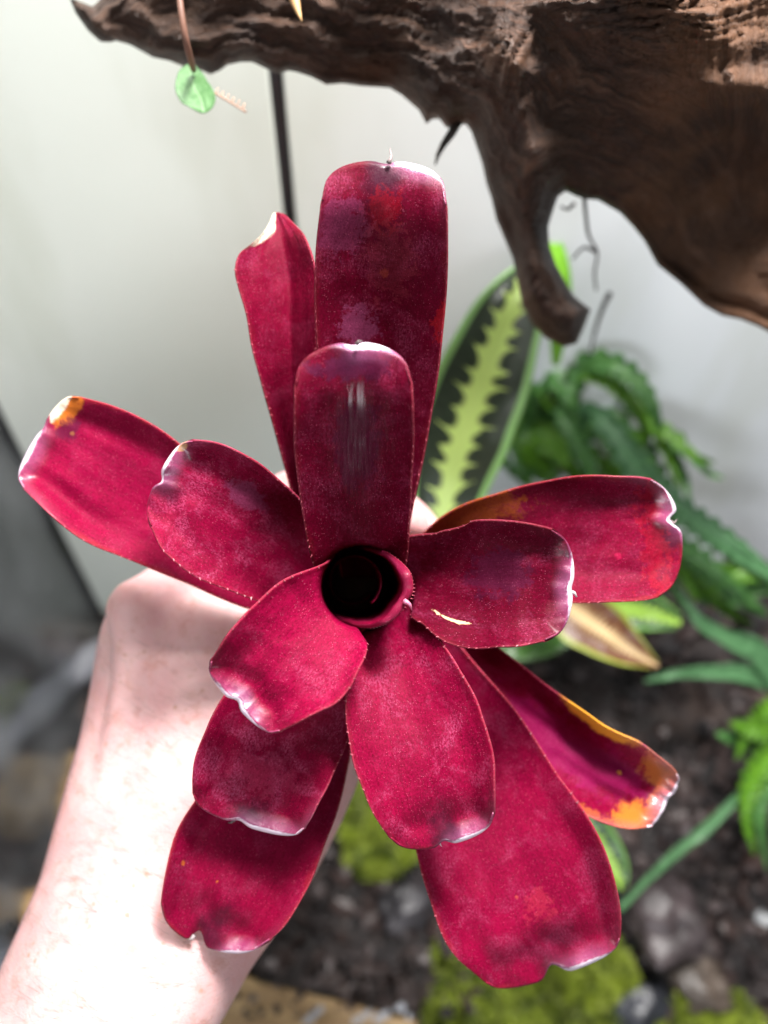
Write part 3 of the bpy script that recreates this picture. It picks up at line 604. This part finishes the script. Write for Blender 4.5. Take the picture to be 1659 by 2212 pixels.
fern('cascading dark-green fern with lobed fronds behind the driftwood horn', (1215, 1010, 520), [
    ([(1240, 1000, 515, 8, 8, 0), (1230, 880, 495, 30, 30, 2), (1262, 790, 478, 36, 36, 3), (1330, 790, 465, 40, 36, 3), (1395, 850, 460, 30, 28, 2), (1428, 930, 462, 8, 8, 0)], M_f1, 11),
    ([(1225, 1000, 510, 8, 8, 0), (1270, 890, 480, 30, 26, 3), (1320, 930, 470, 44, 40, 4), (1390, 1030, 462, 48, 44, 4), (1480, 1110, 458, 44, 40, 4), (1570, 1170, 458, 38, 36, 3), (1675, 1250, 462, 10, 10, 0)], M_f3, 13),
    ([(1200, 1010, 515, 8, 8, 0), (1180, 930, 495, 28, 28, 2), (1205, 900, 482, 32, 30, 3), (1250, 960, 476, 34, 32, 3), (1285, 1050, 474, 24, 22, 2), (1300, 1110, 476, 6, 6, 0)], M_f1, 9),
    ([(1190, 1020, 510, 8, 8, 0), (1140, 985, 490, 22, 22, 2), (1150, 955, 480, 26, 24, 2), (1195, 965, 474, 28, 26, 2), (1225, 1010, 474, 8, 8, 0)], M_f2, 0),
    ([(1260, 1060, 520, 8, 8, 0), (1330, 1080, 505, 36, 32, 2), (1420, 1150, 496, 46, 44, 3), (1520, 1220, 492, 42, 40, 3), (1600, 1290, 492, 26, 24, 2), (1660, 1330, 494, 6, 6, 0)], M_f1, 11),
    ([(1300, 1040, 520, 8, 8, 0), (1400, 930, 500, 22, 20, 2), (1450, 940, 490, 26, 24, 2), (1500, 985, 486, 14, 14, 1), (1545, 1000, 486, 4, 4, 0)], M_f2, 7),
    ([(1180, 980, 525, 6, 6, 0), (1150, 880, 505, 26, 26, 2), (1180, 810, 492, 32, 30, 2), (1230, 860, 486, 24, 22, 2), (1250, 900, 486, 6, 6, 0)], M_f1, 7),
    ([(1290, 1080, 530, 8, 8, 0), (1340, 1160, 520, 30, 28, 2), (1430, 1190, 512, 42, 40, 3), (1530, 1260, 508, 46, 42, 3), (1620, 1230, 505, 40, 36, 3), (1690, 1260, 506, 10, 10, 0)], M_f2, 11),
    ([(1240, 960, 525, 8, 8, 0), (1300, 900, 515, 34, 30, 2), (1370, 960, 508, 40, 36, 2), (1440, 1060, 504, 30, 28, 2), (1480, 1120, 504, 6, 6, 0)], M_f1, 9),
    ([(1180, 1040, 530, 8, 8, 0), (1150, 1000, 515, 40, 40, 2), (1160, 900, 510, 44, 44, 2), (1200, 830, 508, 30, 30, 2), (1230, 780, 508, 8, 8, 0)], M_f1, 9),
    ([(1250, 940, 520, 6, 6, 0), (1300, 1000, 500, 24, 22, 2), (1370, 1090, 490, 28, 26, 2), (1450, 1200, 486, 24, 22, 2), (1510, 1300, 488, 5, 5, 0)], M_f2, 9),
    ([(1270, 860, 520, 6, 6, 0), (1340, 850, 505, 18, 18, 2), (1400, 900, 498, 20, 18, 2), (1450, 1000, 495, 16, 15, 1), (1470, 1060, 495, 4, 4, 0)], M_f2, 9),
    ([(1150, 1060, 530, 6, 6, 0), (1120, 960, 520, 24, 24, 2), (1130, 860, 515, 26, 24, 2), (1165, 780, 512, 16, 16, 1), (1200, 740, 512, 4, 4, 0)], M_f2, 9),
    ([(1120, 1020, 520, 5, 5, 0), (1060, 800, 500, 12, 12, 1), (1010, 690, 492, 20, 18, 1), (965, 690, 490, 5, 5, 0)], M_f1, 7)])
fern('bright green fern spreading narrow fronds over the dark soil', (1690, 1500, 520), [
    ([(1680, 1495, 510, 8, 8, 0), (1640, 1410, 498, 26, 24, 2), (1570, 1375, 490, 20, 18, 2), (1510, 1340, 486, 13, 12, 1), (1462, 1272, 486, 4, 4, 0)], M_f3, 0),
    ([(1680, 1500, 515, 8, 8, 0), (1620, 1455, 505, 22, 20, 2), (1540, 1452, 500, 15, 15, 1), (1460, 1455, 498, 11, 10, 1), (1392, 1472, 500, 4, 4, 0)], M_f3, 0),
    ([(1700, 1560, 512, 8, 8, 0), (1650, 1575, 500, 40, 40, 2), (1610, 1570, 496, 26, 26, 2), (1575, 1560, 496, 4, 4, 0)], M_f2, 7),
    ([(1700, 1610, 508, 10, 10, 0), (1660, 1640, 496, 45, 45, 2), (1625, 1690, 490, 40, 36, 2), (1612, 1760, 488, 20, 18, 2), (1630, 1848, 488, 5, 5, 0)], M_f2, 9),
    ([(1660, 1640, 508, 8, 8, 0), (1600, 1715, 496, 9, 9, 1), (1520, 1795, 488, 13, 13, 2), (1440, 1860, 484, 10, 10, 1), (1335, 1968, 482, 6, 6, 0)], M_f3, 0),
    ([(1700, 1500, 515, 8, 8, 0), (1660, 1530, 504, 30, 30, 2), (1620, 1580, 500, 22, 22, 2), (1590, 1640, 500, 4, 4, 0)], M_f2, 9)])

# ================================================================== HAND AND FOREARM
def loft_rows(rows, seg=28):
    V = []; F = []
    n = len(rows)
    for (y, l, r, zc, ht) in rows:
        cx, hw = (l+r)/2, (r-l)/2
        for k in range(seg):
            a = 2*math.pi*k/seg; ca, sa = math.cos(a), math.sin(a)
            px = cx+hw*math.copysign(abs(ca)**0.85, ca); V.append(P(px, y, zc-ht*math.copysign(abs(sa)**0.9, sa)))
    for i in range(n-1):
        for k in range(seg):
            k2 = (k+1) % seg; F.append((i*seg+k, i*seg+k2, (i+1)*seg+k2, (i+1)*seg+k))
    F.append(tuple(range(seg-1, -1, -1))); F.append(tuple((n-1)*seg+k for k in range(seg)))
    return V, F
def limb(pl, n=22, seg=16):
    """px, py, z mm, radius px"""
    q = spline(pl, n); return tube(P(q[:, 0], q[:, 1], q[:, 2]), np.maximum(q[:, 3], 2)*q[:, 2]/FPX*1e-3, seg)
def ball(px, py, z, rpx, sx=1, sy=1, sz=1):
    r = rpx*z/FPX*1e-3; c = P(px, py, z); v = [c+XA*a[0]*r*sx+YA*a[1]*r*sy+FA*a[2]*r*sz for a in SVt]; return v, SF
rows = [(2700, -330, 190, 248, 27), (2450, -200, 330, 253, 27), (2212, -50, 478, 262, 27), (2090, 0, 545, 267, 27), (1990, 45, 618, 272, 27), (1900, 84, 676, 277, 27), (1780, 117, 738, 283, 27), (1680, 145, 780, 288, 26), (1600, 168, 790, 291, 25), (1500, 190, 760, 293, 23), (1420, 204, 700, 294, 22), (1360, 214, 640, 295, 20), (1310, 236, 580, 296, 18), (1278, 272, 520, 297, 15), (1255, 320, 450, 298, 9)]
parts = [loft_rows(rows)]
parts.append(limb([(300, 1330, 286, 74), (420, 1235, 292, 66), (520, 1145, 297, 60), (618, 1078, 296, 60), (690, 1055, 297, 54), (770, 1058, 300, 52), (840, 1090, 302, 48), (905, 1135, 302, 38), (925, 1150, 302, 16)]))      # index finger
parts.append(limb([(320, 1330, 312, 70), (470, 1210, 322, 64), (640, 1100, 324, 60), (780, 1075, 324, 56), (880, 1120, 324, 50), (945, 1200, 322, 40), (955, 1225, 322, 18)]))      # middle
parts.append(limb([(330, 1350, 336, 64), (480, 1230, 348, 58), (640, 1130, 350, 54), (770, 1100, 350, 50), (860, 1150, 348, 42), (915, 1220, 346, 16)]))      # ring
parts.append(limb([(340, 1380, 352, 54), (480, 1280, 368, 48), (620, 1180, 372, 44), (740, 1150, 372, 40), (820, 1190, 370, 30), (850, 1215, 370, 12)]))      # little
parts.append(limb([(420, 2000, 268, 120), (540, 1850, 270, 112), (650, 1680, 277, 96), (745, 1540, 286, 82), (840, 1430, 292, 70), (915, 1330, 294, 64), (945, 1240, 294, 54), (950, 1190, 295, 24)]))      # thumb ray
parts.append(limb([(300, 1325, 281, 62), (300, 1460, 280, 56), (270, 1650, 277, 60), (230, 1850, 270, 70), (180, 2050, 262, 80)]))       # index metacarpal ridge
parts.append(ball(300, 1318, 284, 74))
parts.append(limb([(350, 1420, 325, 110), (420, 1650, 325, 150), (380, 1900, 305, 150), (250, 2250, 275, 180)]))   # heel of the hand
v, f = join(parts)
Nk = NT('skin'); p_ = Nk.pos()
big = Nk.noise(p_, 38, 4, 0.6); fn = Nk.noise(p_, 170, 5, 0.7)
c_ = Nk.mix(Nk.ramp(big, 0.35, 0.65), C(0.69, 0.38, 0.38), C(0.78, 0.50, 0.49)); c_ = Nk.mix(Nk.ramp(fn, 0.50, 0.70, 0, 0.6), c_, C(0.62, 0.29, 0.24))
fr = Nk.vor(p_, 260).outputs['Distance']; c_ = Nk.mix(Nk.math('MULTIPLY', Nk.ramp(fr, 0.28, 0.12), Nk.ramp(Nk.noise(p_, 55, 3), 0.5, 0.66, 0, 0.55)), c_, C(0.50, 0.23, 0.12))
Nk.set(Base_Color=c_, Roughness=Nk.ramp(Nk.noise(p_, 90, 3), 0.3, 0.7, 0.36, 0.52), IOR=1.4); Nk.b.inputs['Subsurface Weight'].default_value = 0.25; Nk.b.inputs['Subsurface Radius'].default_value = (0.006, 0.002, 0.0012); Nk.b.inputs['Subsurface Scale'].default_value = 0.6
cre = Nk.vor(Nk.scale(p_, (1, 1.6, 1)), 520, 'DISTANCE_TO_EDGE').outputs['Distance']
Nk.bump(Nk.math('ADD', Nk.math('MULTIPLY', Nk.ramp(cre, 0.0, 0.12), 0.5), Nk.math('ADD', Nk.noise(p_, 330, 5, 0.7), Nk.math('MULTIPLY', Nk.noise(p_, 60, 3), 2.0))), 0.3, 0.0006)
hand = mesh('person', v, f, Nk.m); m = hand.modifiers.new('merge', 'REMESH'); m.mode = 'VOXEL'; m.voxel_size = 0.0018; m.use_smooth_shade = True
m = hand.modifiers.new('relax', 'SMOOTH'); m.factor = 0.5; m.iterations = 14; sub(hand)
tag(hand, 'bare pale forearm and left hand gripping the red rosette from behind', 'person')

# hairs on the arm: strands rooted on the real surface
dg = bpy.context.evaluated_depsgraph_get(); ev = hand.evaluated_get(dg)
def ray_cam(px, py):
    d = Vector(P(px, py, 1000.0)-CAMP).normalized(); ok, loc, nr, _ = ev.ray_cast(Vector(CAMP), d); return (np.array(loc), np.array(nr)) if ok else (None, None)
hr = random.Random(11); parts = []
def strand(p, nr, px, py, ln, th):
    tgt = P(px-60, py-30, depth_of(p)); al = tgt-p; al = al-nr*np.dot(al, nr); al /= np.linalg.norm(al)+1e-9; sd = np.cross(nr, al); c = hr.uniform(-.6, .6); pts = []
    for t in np.linspace(0, 1, 6): pts.append(p+al*ln*t+sd*c*ln*t*t+nr*(ln*(0.42*t-0.30*t*t)+0.00005))
    return tube(pts, [th*(1-.75*t) for t in np.linspace(0, 1, 6)], 4, False)
for _ in range(520):
    y = hr.uniform(1380, 2212); t = (y-1310)/900; xl_, xr_ = 225-290*t, 640-60*t; u = hr.random()**1.7; x = xl_+6+(xr_-xl_)*0.85*u
    p, nr = ray_cam(x, y)
    if p is None: continue
    parts.append(strand(p, nr, x, y, hr.uniform(0.005, 0.012), 0.000034))
v, f = join(parts); hair = mesh('arm_hair', v, f, simple('arm_hair', (0.22, 0.12, 0.075), 0.45), hand); tag(hair, kind='stuff')

# ================================================================== BROMELIAD
bb = P(800, 1290, 345); bro = thing('bromeliad', 'crimson bromeliad rosette of broad strap leaves around a dark central cup', 'bromeliad', bb)
M_sp = simple('spine', (0.36, 0.07, 0.10), 0.4, var=0.4)
M_dry = simple('dry_tip', (0.16, 0.12, 0.12), 0.4, 0.5, 900, 0.6); M_dryw = simple('dry_tip_pale', (0.48, 0.40, 0.42), 0.45, 0.5, 900, 0.5)
LAV = (0.20, 0.042, 0.11); RED = (0.42, 0.012, 0.010); TAN = (0.60, 0.36, 0.19); CREAM = (0.72, 0.60, 0.47); ORG = (0.52, 0.14, 0.018); YEL = (0.66, 0.29, 0.03); PUR = (0.24, 0.006, 0.085); DKP = (0.055, 0.008, 0.030)
LEAVES = {
 'A': dict(c=[(800, 1250, 276, 60, 60, 12), (805, 1080, 260, 90, 88, 11), (818, 860, 244, 120, 118, 10), (822, 700, 232, 140, 136, 9), (826, 540, 219, 142, 140, 7), (830, 440, 211, 138, 137, 5), (832, 347, 208, 130, 130, 0)],
   R=92, capn=2.7, roll=16, rollv=(-0.5, 0.45), notch=7, bright=0.16, bloom=0.45, spots=[(0.885, 0.0, 0.05, 0.30, (0.26, 0.004, 0.008), 0.45, 0.8), (0.60, 0.36, 0.045, 0.3, LAV, 0.55, 0.9), (0.84, 0.62, 0.07, 0.40, LAV, 0.35, 0.8), (0.73, -0.05, 0.010, 0.07, (0.45, 0.07, 0.03), 0.5, 1.0), (0.76, -0.1, 0.09, 0.4, (0.26, 0.03, 0.05), 0.30, 1.0), (0.62, -0.95, 0.05, 0.12, RED, 0.4, 0.8)], tip=(840, 352, 0.25, -1, 30), dt=1),
 'B': dict(c=[(690, 1180, 276, 30, 30, 5), (648, 1000, 262, 32, 40, 7), (632, 860, 254, 56, 48, 9), (626, 720, 250, 86, 57, 11), (622, 600, 248, 107, 60, 11), (610, 525, 248, 92, 50, 9), (602, 492, 249, 28, 36, 3), (597, 457, 250, 5, 7, 0)],
   R=4, fold=1.15, bright=0.26, bloom=0.3, spots=[(0.965, 0.80, 0.045, 0.55, CREAM, 1.0, 0.25), (0.93, 0.98, 0.02, 0.25, (0.05, .03, .02), 0.8, .5)], dt=0, wav=.03, wide=True),
 'D': dict(c=[(660, 1290, 278, 45, 45, 8), (560, 1245, 266, 75, 70, 8), (450, 1165, 256, 108, 108, 7), (340, 1093, 249, 132, 135, 6), (240, 1035, 244, 143, 146, 5), (160, 985, 242, 130, 132, 4), (80, 936, 245, 106, 106, 1)],
   R=38, capn=3.0, roll=25, rollv=(0.4, 0.7), notch=5, notch_v=-.15, bright=0.80, bloom=0.2, orange=0.5, spots=[(0.955, -0.66, 0.035, 0.36, ORG, 0.9, 0.35), (0.985, -0.72, 0.022, 0.36, CREAM, 1.0, 0.3), (0.925, -0.36, 0.03, 0.26, (0.08, .008, .03), 0.85, 0.5), (0.905, -0.32, 0.007, 0.04, (0.3, .12, .04), 0.6, 0.5)], dt=0.2),
 'H': dict(c=[(720, 1400, 282, 60, 60, 10), (670, 1540, 262, 100, 100, 8), (620, 1660, 252, 130, 135, 7), (570, 1770, 246, 142, 148, 6), (520, 1870, 242, 150, 155, 5), (475, 1960, 239, 137, 132, 3), (445, 2048, 241, 98, 98, 0)],
   R=62, capn=2.5, roll=15, rollv=(0.6, 0.4), notch=34, notch_v=-0.22, bright=0.68, bloom=0.35, orange=0.35, spots=[(0.80, -0.78, 0.009, 0.03, ORG, 0.6, 0.7), (0.80, -0.2, 0.005, 0.02, ORG, 0.6, 0.5)], tip=(418, 2022, -0.5, 0.5, 20), tipm='w', dt=0.8),
 'J': dict(c=[(860, 1300, 284, 50, 50, 8), (930, 1450, 268, 85, 85, 8), (1010, 1600, 256, 124, 140, 8), (1060, 1760, 248, 175, 176, 7), (1130, 1910, 241, 190, 204, 6), (1175, 2012, 239, 175, 190, 3), (1208, 2108, 243, 138, 138, 0)],
   R=36, capn=2.7, roll=25, rollv=(0.45, 0.5), notch=30, notch_v=-0.05, bright=0.72, bloom=0.55, orange=0.30, spots=[(0.83, 0.06, 0.035, 0.14, (0.45, 0.035, 0.06), 0.28, 1.3), (0.78, -0.12, 0.006, 0.02, (.55, .10, .05), 0.4, 0.6)], dt=0.5),
 'K': dict(c=[(940, 1350, 288, 45, 45, 6), (1040, 1450, 275, 62, 66, 8), (1140, 1545, 267, 76, 95, 10), (1240, 1620, 262, 79, 98, 10), (1340, 1680, 259, 82, 104, 8), (1410, 1715, 259, 72, 86, 4), (1447, 1736, 262, 56, 56, 0)],
   R=14, capn=3.2, roll=18, rollv=(0.0, 1.5), notch=5, notch_v=.1, bright=0.55, bloom=0.35, spots=[(0.62, 0.0, 0.30, 0.6, PUR, 0.55, 0.4), (0.66, 1.02, 0.17, 0.26, YEL, 1.0, 0.18), (0.93, -0.75, 0.09, 0.45, ORG, 0.9, 0.4), (0.94, 0.75, 0.09, 0.55, (0.36, .12, .03), 0.9, 0.4), (0.965, 0.0, 0.035, 1.3, ORG, 0.8, 0.35), (1.0, 0.0, 0.016, 1.3, CREAM, 1.0, 0.3), (0.70, -1.0, 0.25, 0.16, ORG, 0.5, .5), (0.80, 0.1, 0.01, 0.05, YEL, .7, .3)], dt=0, wav=.05, torn=7, pk=1.4),
 'M': dict(c=[(880, 1250, 274, 40, 40, 8), (1000, 1200, 261, 98, 90, 8), (1120, 1178, 251, 122, 122, 7), (1250, 1167, 244, 137, 134, 7), (1340, 1163, 241, 134, 136, 6), (1410, 1160, 241, 125, 130, 4), (1474, 1155, 245, 95, 100, 0)],
   R=60, capn=2.3, roll=20, rollv=(0.5, 0.6), notch=24, notch_v=0.30, bright=0.32, bloom=0.30, orange=0.45, spots=[(0.90, 0.1, 0.06, 0.9, (0.34, 0.008, 0.012), 0.28, 1.4), (0.25, 0.75, 0.2, 0.35, (0.30, 0.07, 0.008), 0.7, 0.6), (0.77, -0.28, 0.014, 0.06, (0.42, .01, .06), 0.4, 0.7)], tip=(1448, 1128, 1, -0.1, 16), dt=0.9),
 'E': dict(c=[(740, 1300, 268, 45, 45, 8), (640, 1217, 248, 104, 100, 9), (560, 1165, 238, 128, 125, 8), (480, 1115, 231, 140, 138, 6), (410, 1070, 227, 126, 128, 4), (338, 1034, 229, 76, 92, 0)],
   R=34, capn=2.6, roll=18, rollv=(-0.4, 0.6), notch=13, notch_v=0.0, bright=0.55, bloom=0.85, spots=[(0.965, -0.85, 0.025, 0.14, (.6, .35, .12), 0.9, 0.3), (0.62, -0.45, 0.10, 0.22, LAV, 0.55, 0.7)], dt=0.9),
 'G': dict(c=[(730, 1330, 268, 55, 55, 10), (670, 1440, 246, 110, 110, 8), (620, 1550, 236, 140, 140, 7), (580, 1640, 230, 138, 150, 5), (548, 1722, 228, 132, 140, 3), (528, 1786, 231, 118, 112, 0)],
   R=34, capn=2.8, roll=20, rollv=(0.4, 0.8), notch=10, notch_v=-.12, bright=0.62, bloom=1.0, spots=[(0.76, 0.0, 0.08, 0.5, (0.40, 0.05, 0.12), 0.22, 1.2)], tip=(506, 1770, -0.6, 0.4, 20), dt=1),
 'C': dict(c=[(778, 1320, 268, 64, 64, 12), (778, 1225, 241, 98, 98, 11), (772, 1130, 229, 112, 112, 10), (766, 1000, 215, 126, 125, 9), (765, 860, 202, 128, 126, 7), (762, 738, 196, 124, 122, 0)],
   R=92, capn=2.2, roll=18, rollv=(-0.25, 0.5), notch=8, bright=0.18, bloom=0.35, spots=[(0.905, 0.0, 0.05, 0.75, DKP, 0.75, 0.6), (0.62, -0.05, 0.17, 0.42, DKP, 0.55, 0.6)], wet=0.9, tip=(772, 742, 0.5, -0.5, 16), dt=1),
 'L': dict(c=[(820, 1268, 266, 50, 50, 8), (885, 1240, 248, 78, 84, 9), (930, 1247, 238, 100, 100, 9), (1000, 1261, 228, 133, 134, 8), (1080, 1261, 221, 136, 136, 7), (1150, 1264, 217, 130, 126, 5), (1240, 1270, 220, 104, 104, 0)],
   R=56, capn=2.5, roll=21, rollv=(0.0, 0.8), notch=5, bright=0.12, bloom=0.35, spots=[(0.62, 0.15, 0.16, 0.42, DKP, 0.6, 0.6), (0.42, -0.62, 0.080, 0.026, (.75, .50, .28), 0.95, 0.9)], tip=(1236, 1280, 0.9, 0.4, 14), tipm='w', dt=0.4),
 'I': dict(c=[(812, 1300, 262, 50, 50, 10), (835, 1370, 240, 88, 90, 9), (865, 1460, 228, 118, 125, 8), (900, 1570, 221, 142, 150, 6), (930, 1670, 217, 138, 150, 4), (952, 1752, 216, 120, 132, 3), (970, 1826, 219, 97, 102, 0)],
   R=46, capn=2.5, roll=23, rollv=(0.45, 0.55), notch=12, notch_v=-0.08, bright=0.60, bloom=0.65, spots=[], tip=(955, 1806, -0.1, 1, 22), tipm='w', dt=1),
 'F': dict(c=[(772, 1290, 262, 62, 60, 20), (738, 1302, 227, 98, 92, 9), (690, 1345, 217, 128, 120, 8), (630, 1405, 211, 148, 125, 6), (570, 1465, 209, 122, 120, 4), (508, 1526, 212, 100, 98, 0)],
   R=32, capn=2.8, roll=21, rollv=(0.0, 0.9), notch=12, notch_v=-0.05, bright=0.75, bloom=0.45, spots=[], tip=(524, 1512, -0.3, 0.9, 26), dt=0.9),
}
LAB = {'B': 'narrow folded leaf with torn white tip', 'K': 'leaf with yellow-orange margin and dry cream tip', 'C': 'dark glossy leaf standing above the cup', 'D': 'pink-red leaf with an orange and cream scar at the tip', 'M': 'red leaf glowing orange towards its notched tip'}
for k, key in enumerate(['A', 'B', 'D', 'H', 'J', 'K', 'M', 'E', 'G', 'C', 'L', 'I', 'F']):
    q = LEAVES[key]
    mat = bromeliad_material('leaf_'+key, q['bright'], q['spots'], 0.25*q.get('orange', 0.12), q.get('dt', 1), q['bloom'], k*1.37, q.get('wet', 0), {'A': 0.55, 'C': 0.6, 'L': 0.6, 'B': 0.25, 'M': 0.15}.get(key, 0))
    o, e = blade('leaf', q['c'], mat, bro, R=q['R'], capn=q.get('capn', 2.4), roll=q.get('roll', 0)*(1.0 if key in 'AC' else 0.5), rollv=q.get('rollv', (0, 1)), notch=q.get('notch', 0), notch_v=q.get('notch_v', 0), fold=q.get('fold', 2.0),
                 wav=q.get('wav', .012), seed=k+1, torn=q.get('torn', 0), pucker=q.get('pk', 0.55), nu=64, nv=33, thick=0.75, lip=0 if key in 'ABC' else q.get('lip', 3.6), cup_r=0 if key in 'ABDHJKM' else {'F': 88, 'C': 92, 'I': 96, 'L': 98, 'E': 100, 'G': 104}[key])
    if key in LAB: o['label'] = LAB[key]
    spines(e, M_sp, o, seed=k)
    if 'tip' in q:
        x, y, dx, dy, ln = q['tip']; z = q['c'][-1][2]; tip_spine(x, y, z+0.5, dx, dy, o, M_dryw if q.get('tipm') else M_dry, ln, 5.5, k)

# innermost leaf: rolled tube that makes the cup
def cup():
    seg = 72; prof = []; V = []; SV = []; MM = []; F = []
    cx, cy = 780, 1268
    def rim(a):   # a: 0 right, pi/2 down (picture)
        k_ = 1+0.10*noise.noise((math.cos(a)*1.5, math.sin(a)*1.5, 4.0))+0.03*noise.noise((math.cos(a)*5, math.sin(a)*5, 2.0)); rx = (84+4*math.cos(a))*k_; ry = 86*k_; return cx+rx*math.cos(a), cy+ry*math.sin(a)+3*math.cos(2*a)
    n = 26
    for i in range(n):
        for k in range(seg):
            a = 2*math.pi*k/seg; high = 0.5+0.5*math.cos(a-0.35); hi = min(1.0, high*1.12)**0.9; zr = 278-61*hi; x, y = rim(a)
            if i < 18:
                t = i/17; zz = 318+(zr-318)*t; sh = 0.80+0.20*t**0.8; px = cx+(x-cx)*sh-(1-t)*16; py = cy+(y-cy)*sh-(1-t)*20; px, py, z = px, py, zz
            else:
                th = math.radians(150)*(i-17)/8; r = (0.3+(1.8+7.5*math.exp(-((a if a < math.pi else a-2*math.pi)/0.8)**2))*hi*(1+0.4*noise.noise((math.cos(a)*2.5, math.sin(a)*2.5, 1.0))))*(1-0.35*math.exp(-((a if a < math.pi else a-2*math.pi)-0.30)**2/0.02)); ox, oy = math.cos(a), math.sin(a)
                px, py, z = x+ox*r*(1-math.cos(th)), y+oy*r*(1-math.cos(th)), zr-r*0.13*math.sin(th)*1.2
            V.append(P(px, py, z)); SV.append((min(0.8, i/n), math.sin(a)*0.5, 0.25 if i > 23 else 4.0)); MM.append((i*2.4, a*11.0, 0.10 if i > 18 else 0))
    for i in range(n-1):
        for k in range(seg):
            k2 = (k+1) % seg; F.append((i*seg+k, i*seg+k2, (i+1)*seg+k2, (i+1)*seg+k))
    F.append(tuple(range(seg-1, -1, -1)))
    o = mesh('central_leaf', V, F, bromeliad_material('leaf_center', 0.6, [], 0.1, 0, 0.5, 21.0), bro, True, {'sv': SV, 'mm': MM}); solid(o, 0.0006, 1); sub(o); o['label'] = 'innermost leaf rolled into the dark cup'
    parts = []; rr = random.Random(4)
    for k in range(46):
        a = -1.5+3.2*k/45; hi = min(1.0, (0.5+0.5*math.cos(a-0.35))*1.12)**0.9; x, y = rim(a); r = 2*(0.3+(1.8+7.5*math.exp(-(a/0.8)**2))*hi)*0.93; x += math.cos(a)*r; y += math.sin(a)*r; z = 278-61*hi+0.6
        p = P(x, y, z); q = P(x+math.cos(a)*5*rr.uniform(.6, 1.3), y+math.sin(a)*5, z); parts.append(tube([p, q], [0.00022, 0.00004], 5))
    v, f = join(parts); tag(mesh('marginal_spines', v, f, M_sp, o, False), kind='stuff')
    tip_spine(874, 1298, 215.5, 0.75, 0.65, o, simple('pink_tip', (0.55, 0.16, 0.26), 0.3, var=.3), 26, 7.0, 3)
cup()
# youngest leaf furled inside the cup
def furled():
    V = []; F = []; SV = []; MM = []; n, seg = 14, 40
    for i in range(n):
        for k in range(seg):
            u = k/(seg-1); a = 0.6+u*6.6; t = i/(n-1); rad = (46+16*u)*(0.8+0.2*t); zr = 246+14*math.sin(a*0.5+0.6)
            V.append(P(764+rad*math.cos(a), 1256+rad*math.sin(a), 318+(zr-318)*t)); SV.append((t*0.6, u-0.5, 2.0)); MM.append((t*50, u*60, 0))
    for i in range(n-1):
        for k in range(seg-1): F.append((i*seg+k, i*seg+k+1, (i+1)*seg+k+1, (i+1)*seg+k))
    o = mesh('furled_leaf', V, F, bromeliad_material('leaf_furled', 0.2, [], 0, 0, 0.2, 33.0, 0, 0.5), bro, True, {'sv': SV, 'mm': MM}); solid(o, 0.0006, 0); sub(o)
furled()
# stem below the rosette, held by the hand
pts = [P(780, 1270, 290), P(785, 1275, 315), P(795, 1285, 345)]; v, f = tube(pts, [0.017, 0.020, 0.014], 16); so = mesh('stem', v, f, simple('stem_base', (0.20, 0.10, 0.05), 0.6, 0.4, 200), bro); sub(so)
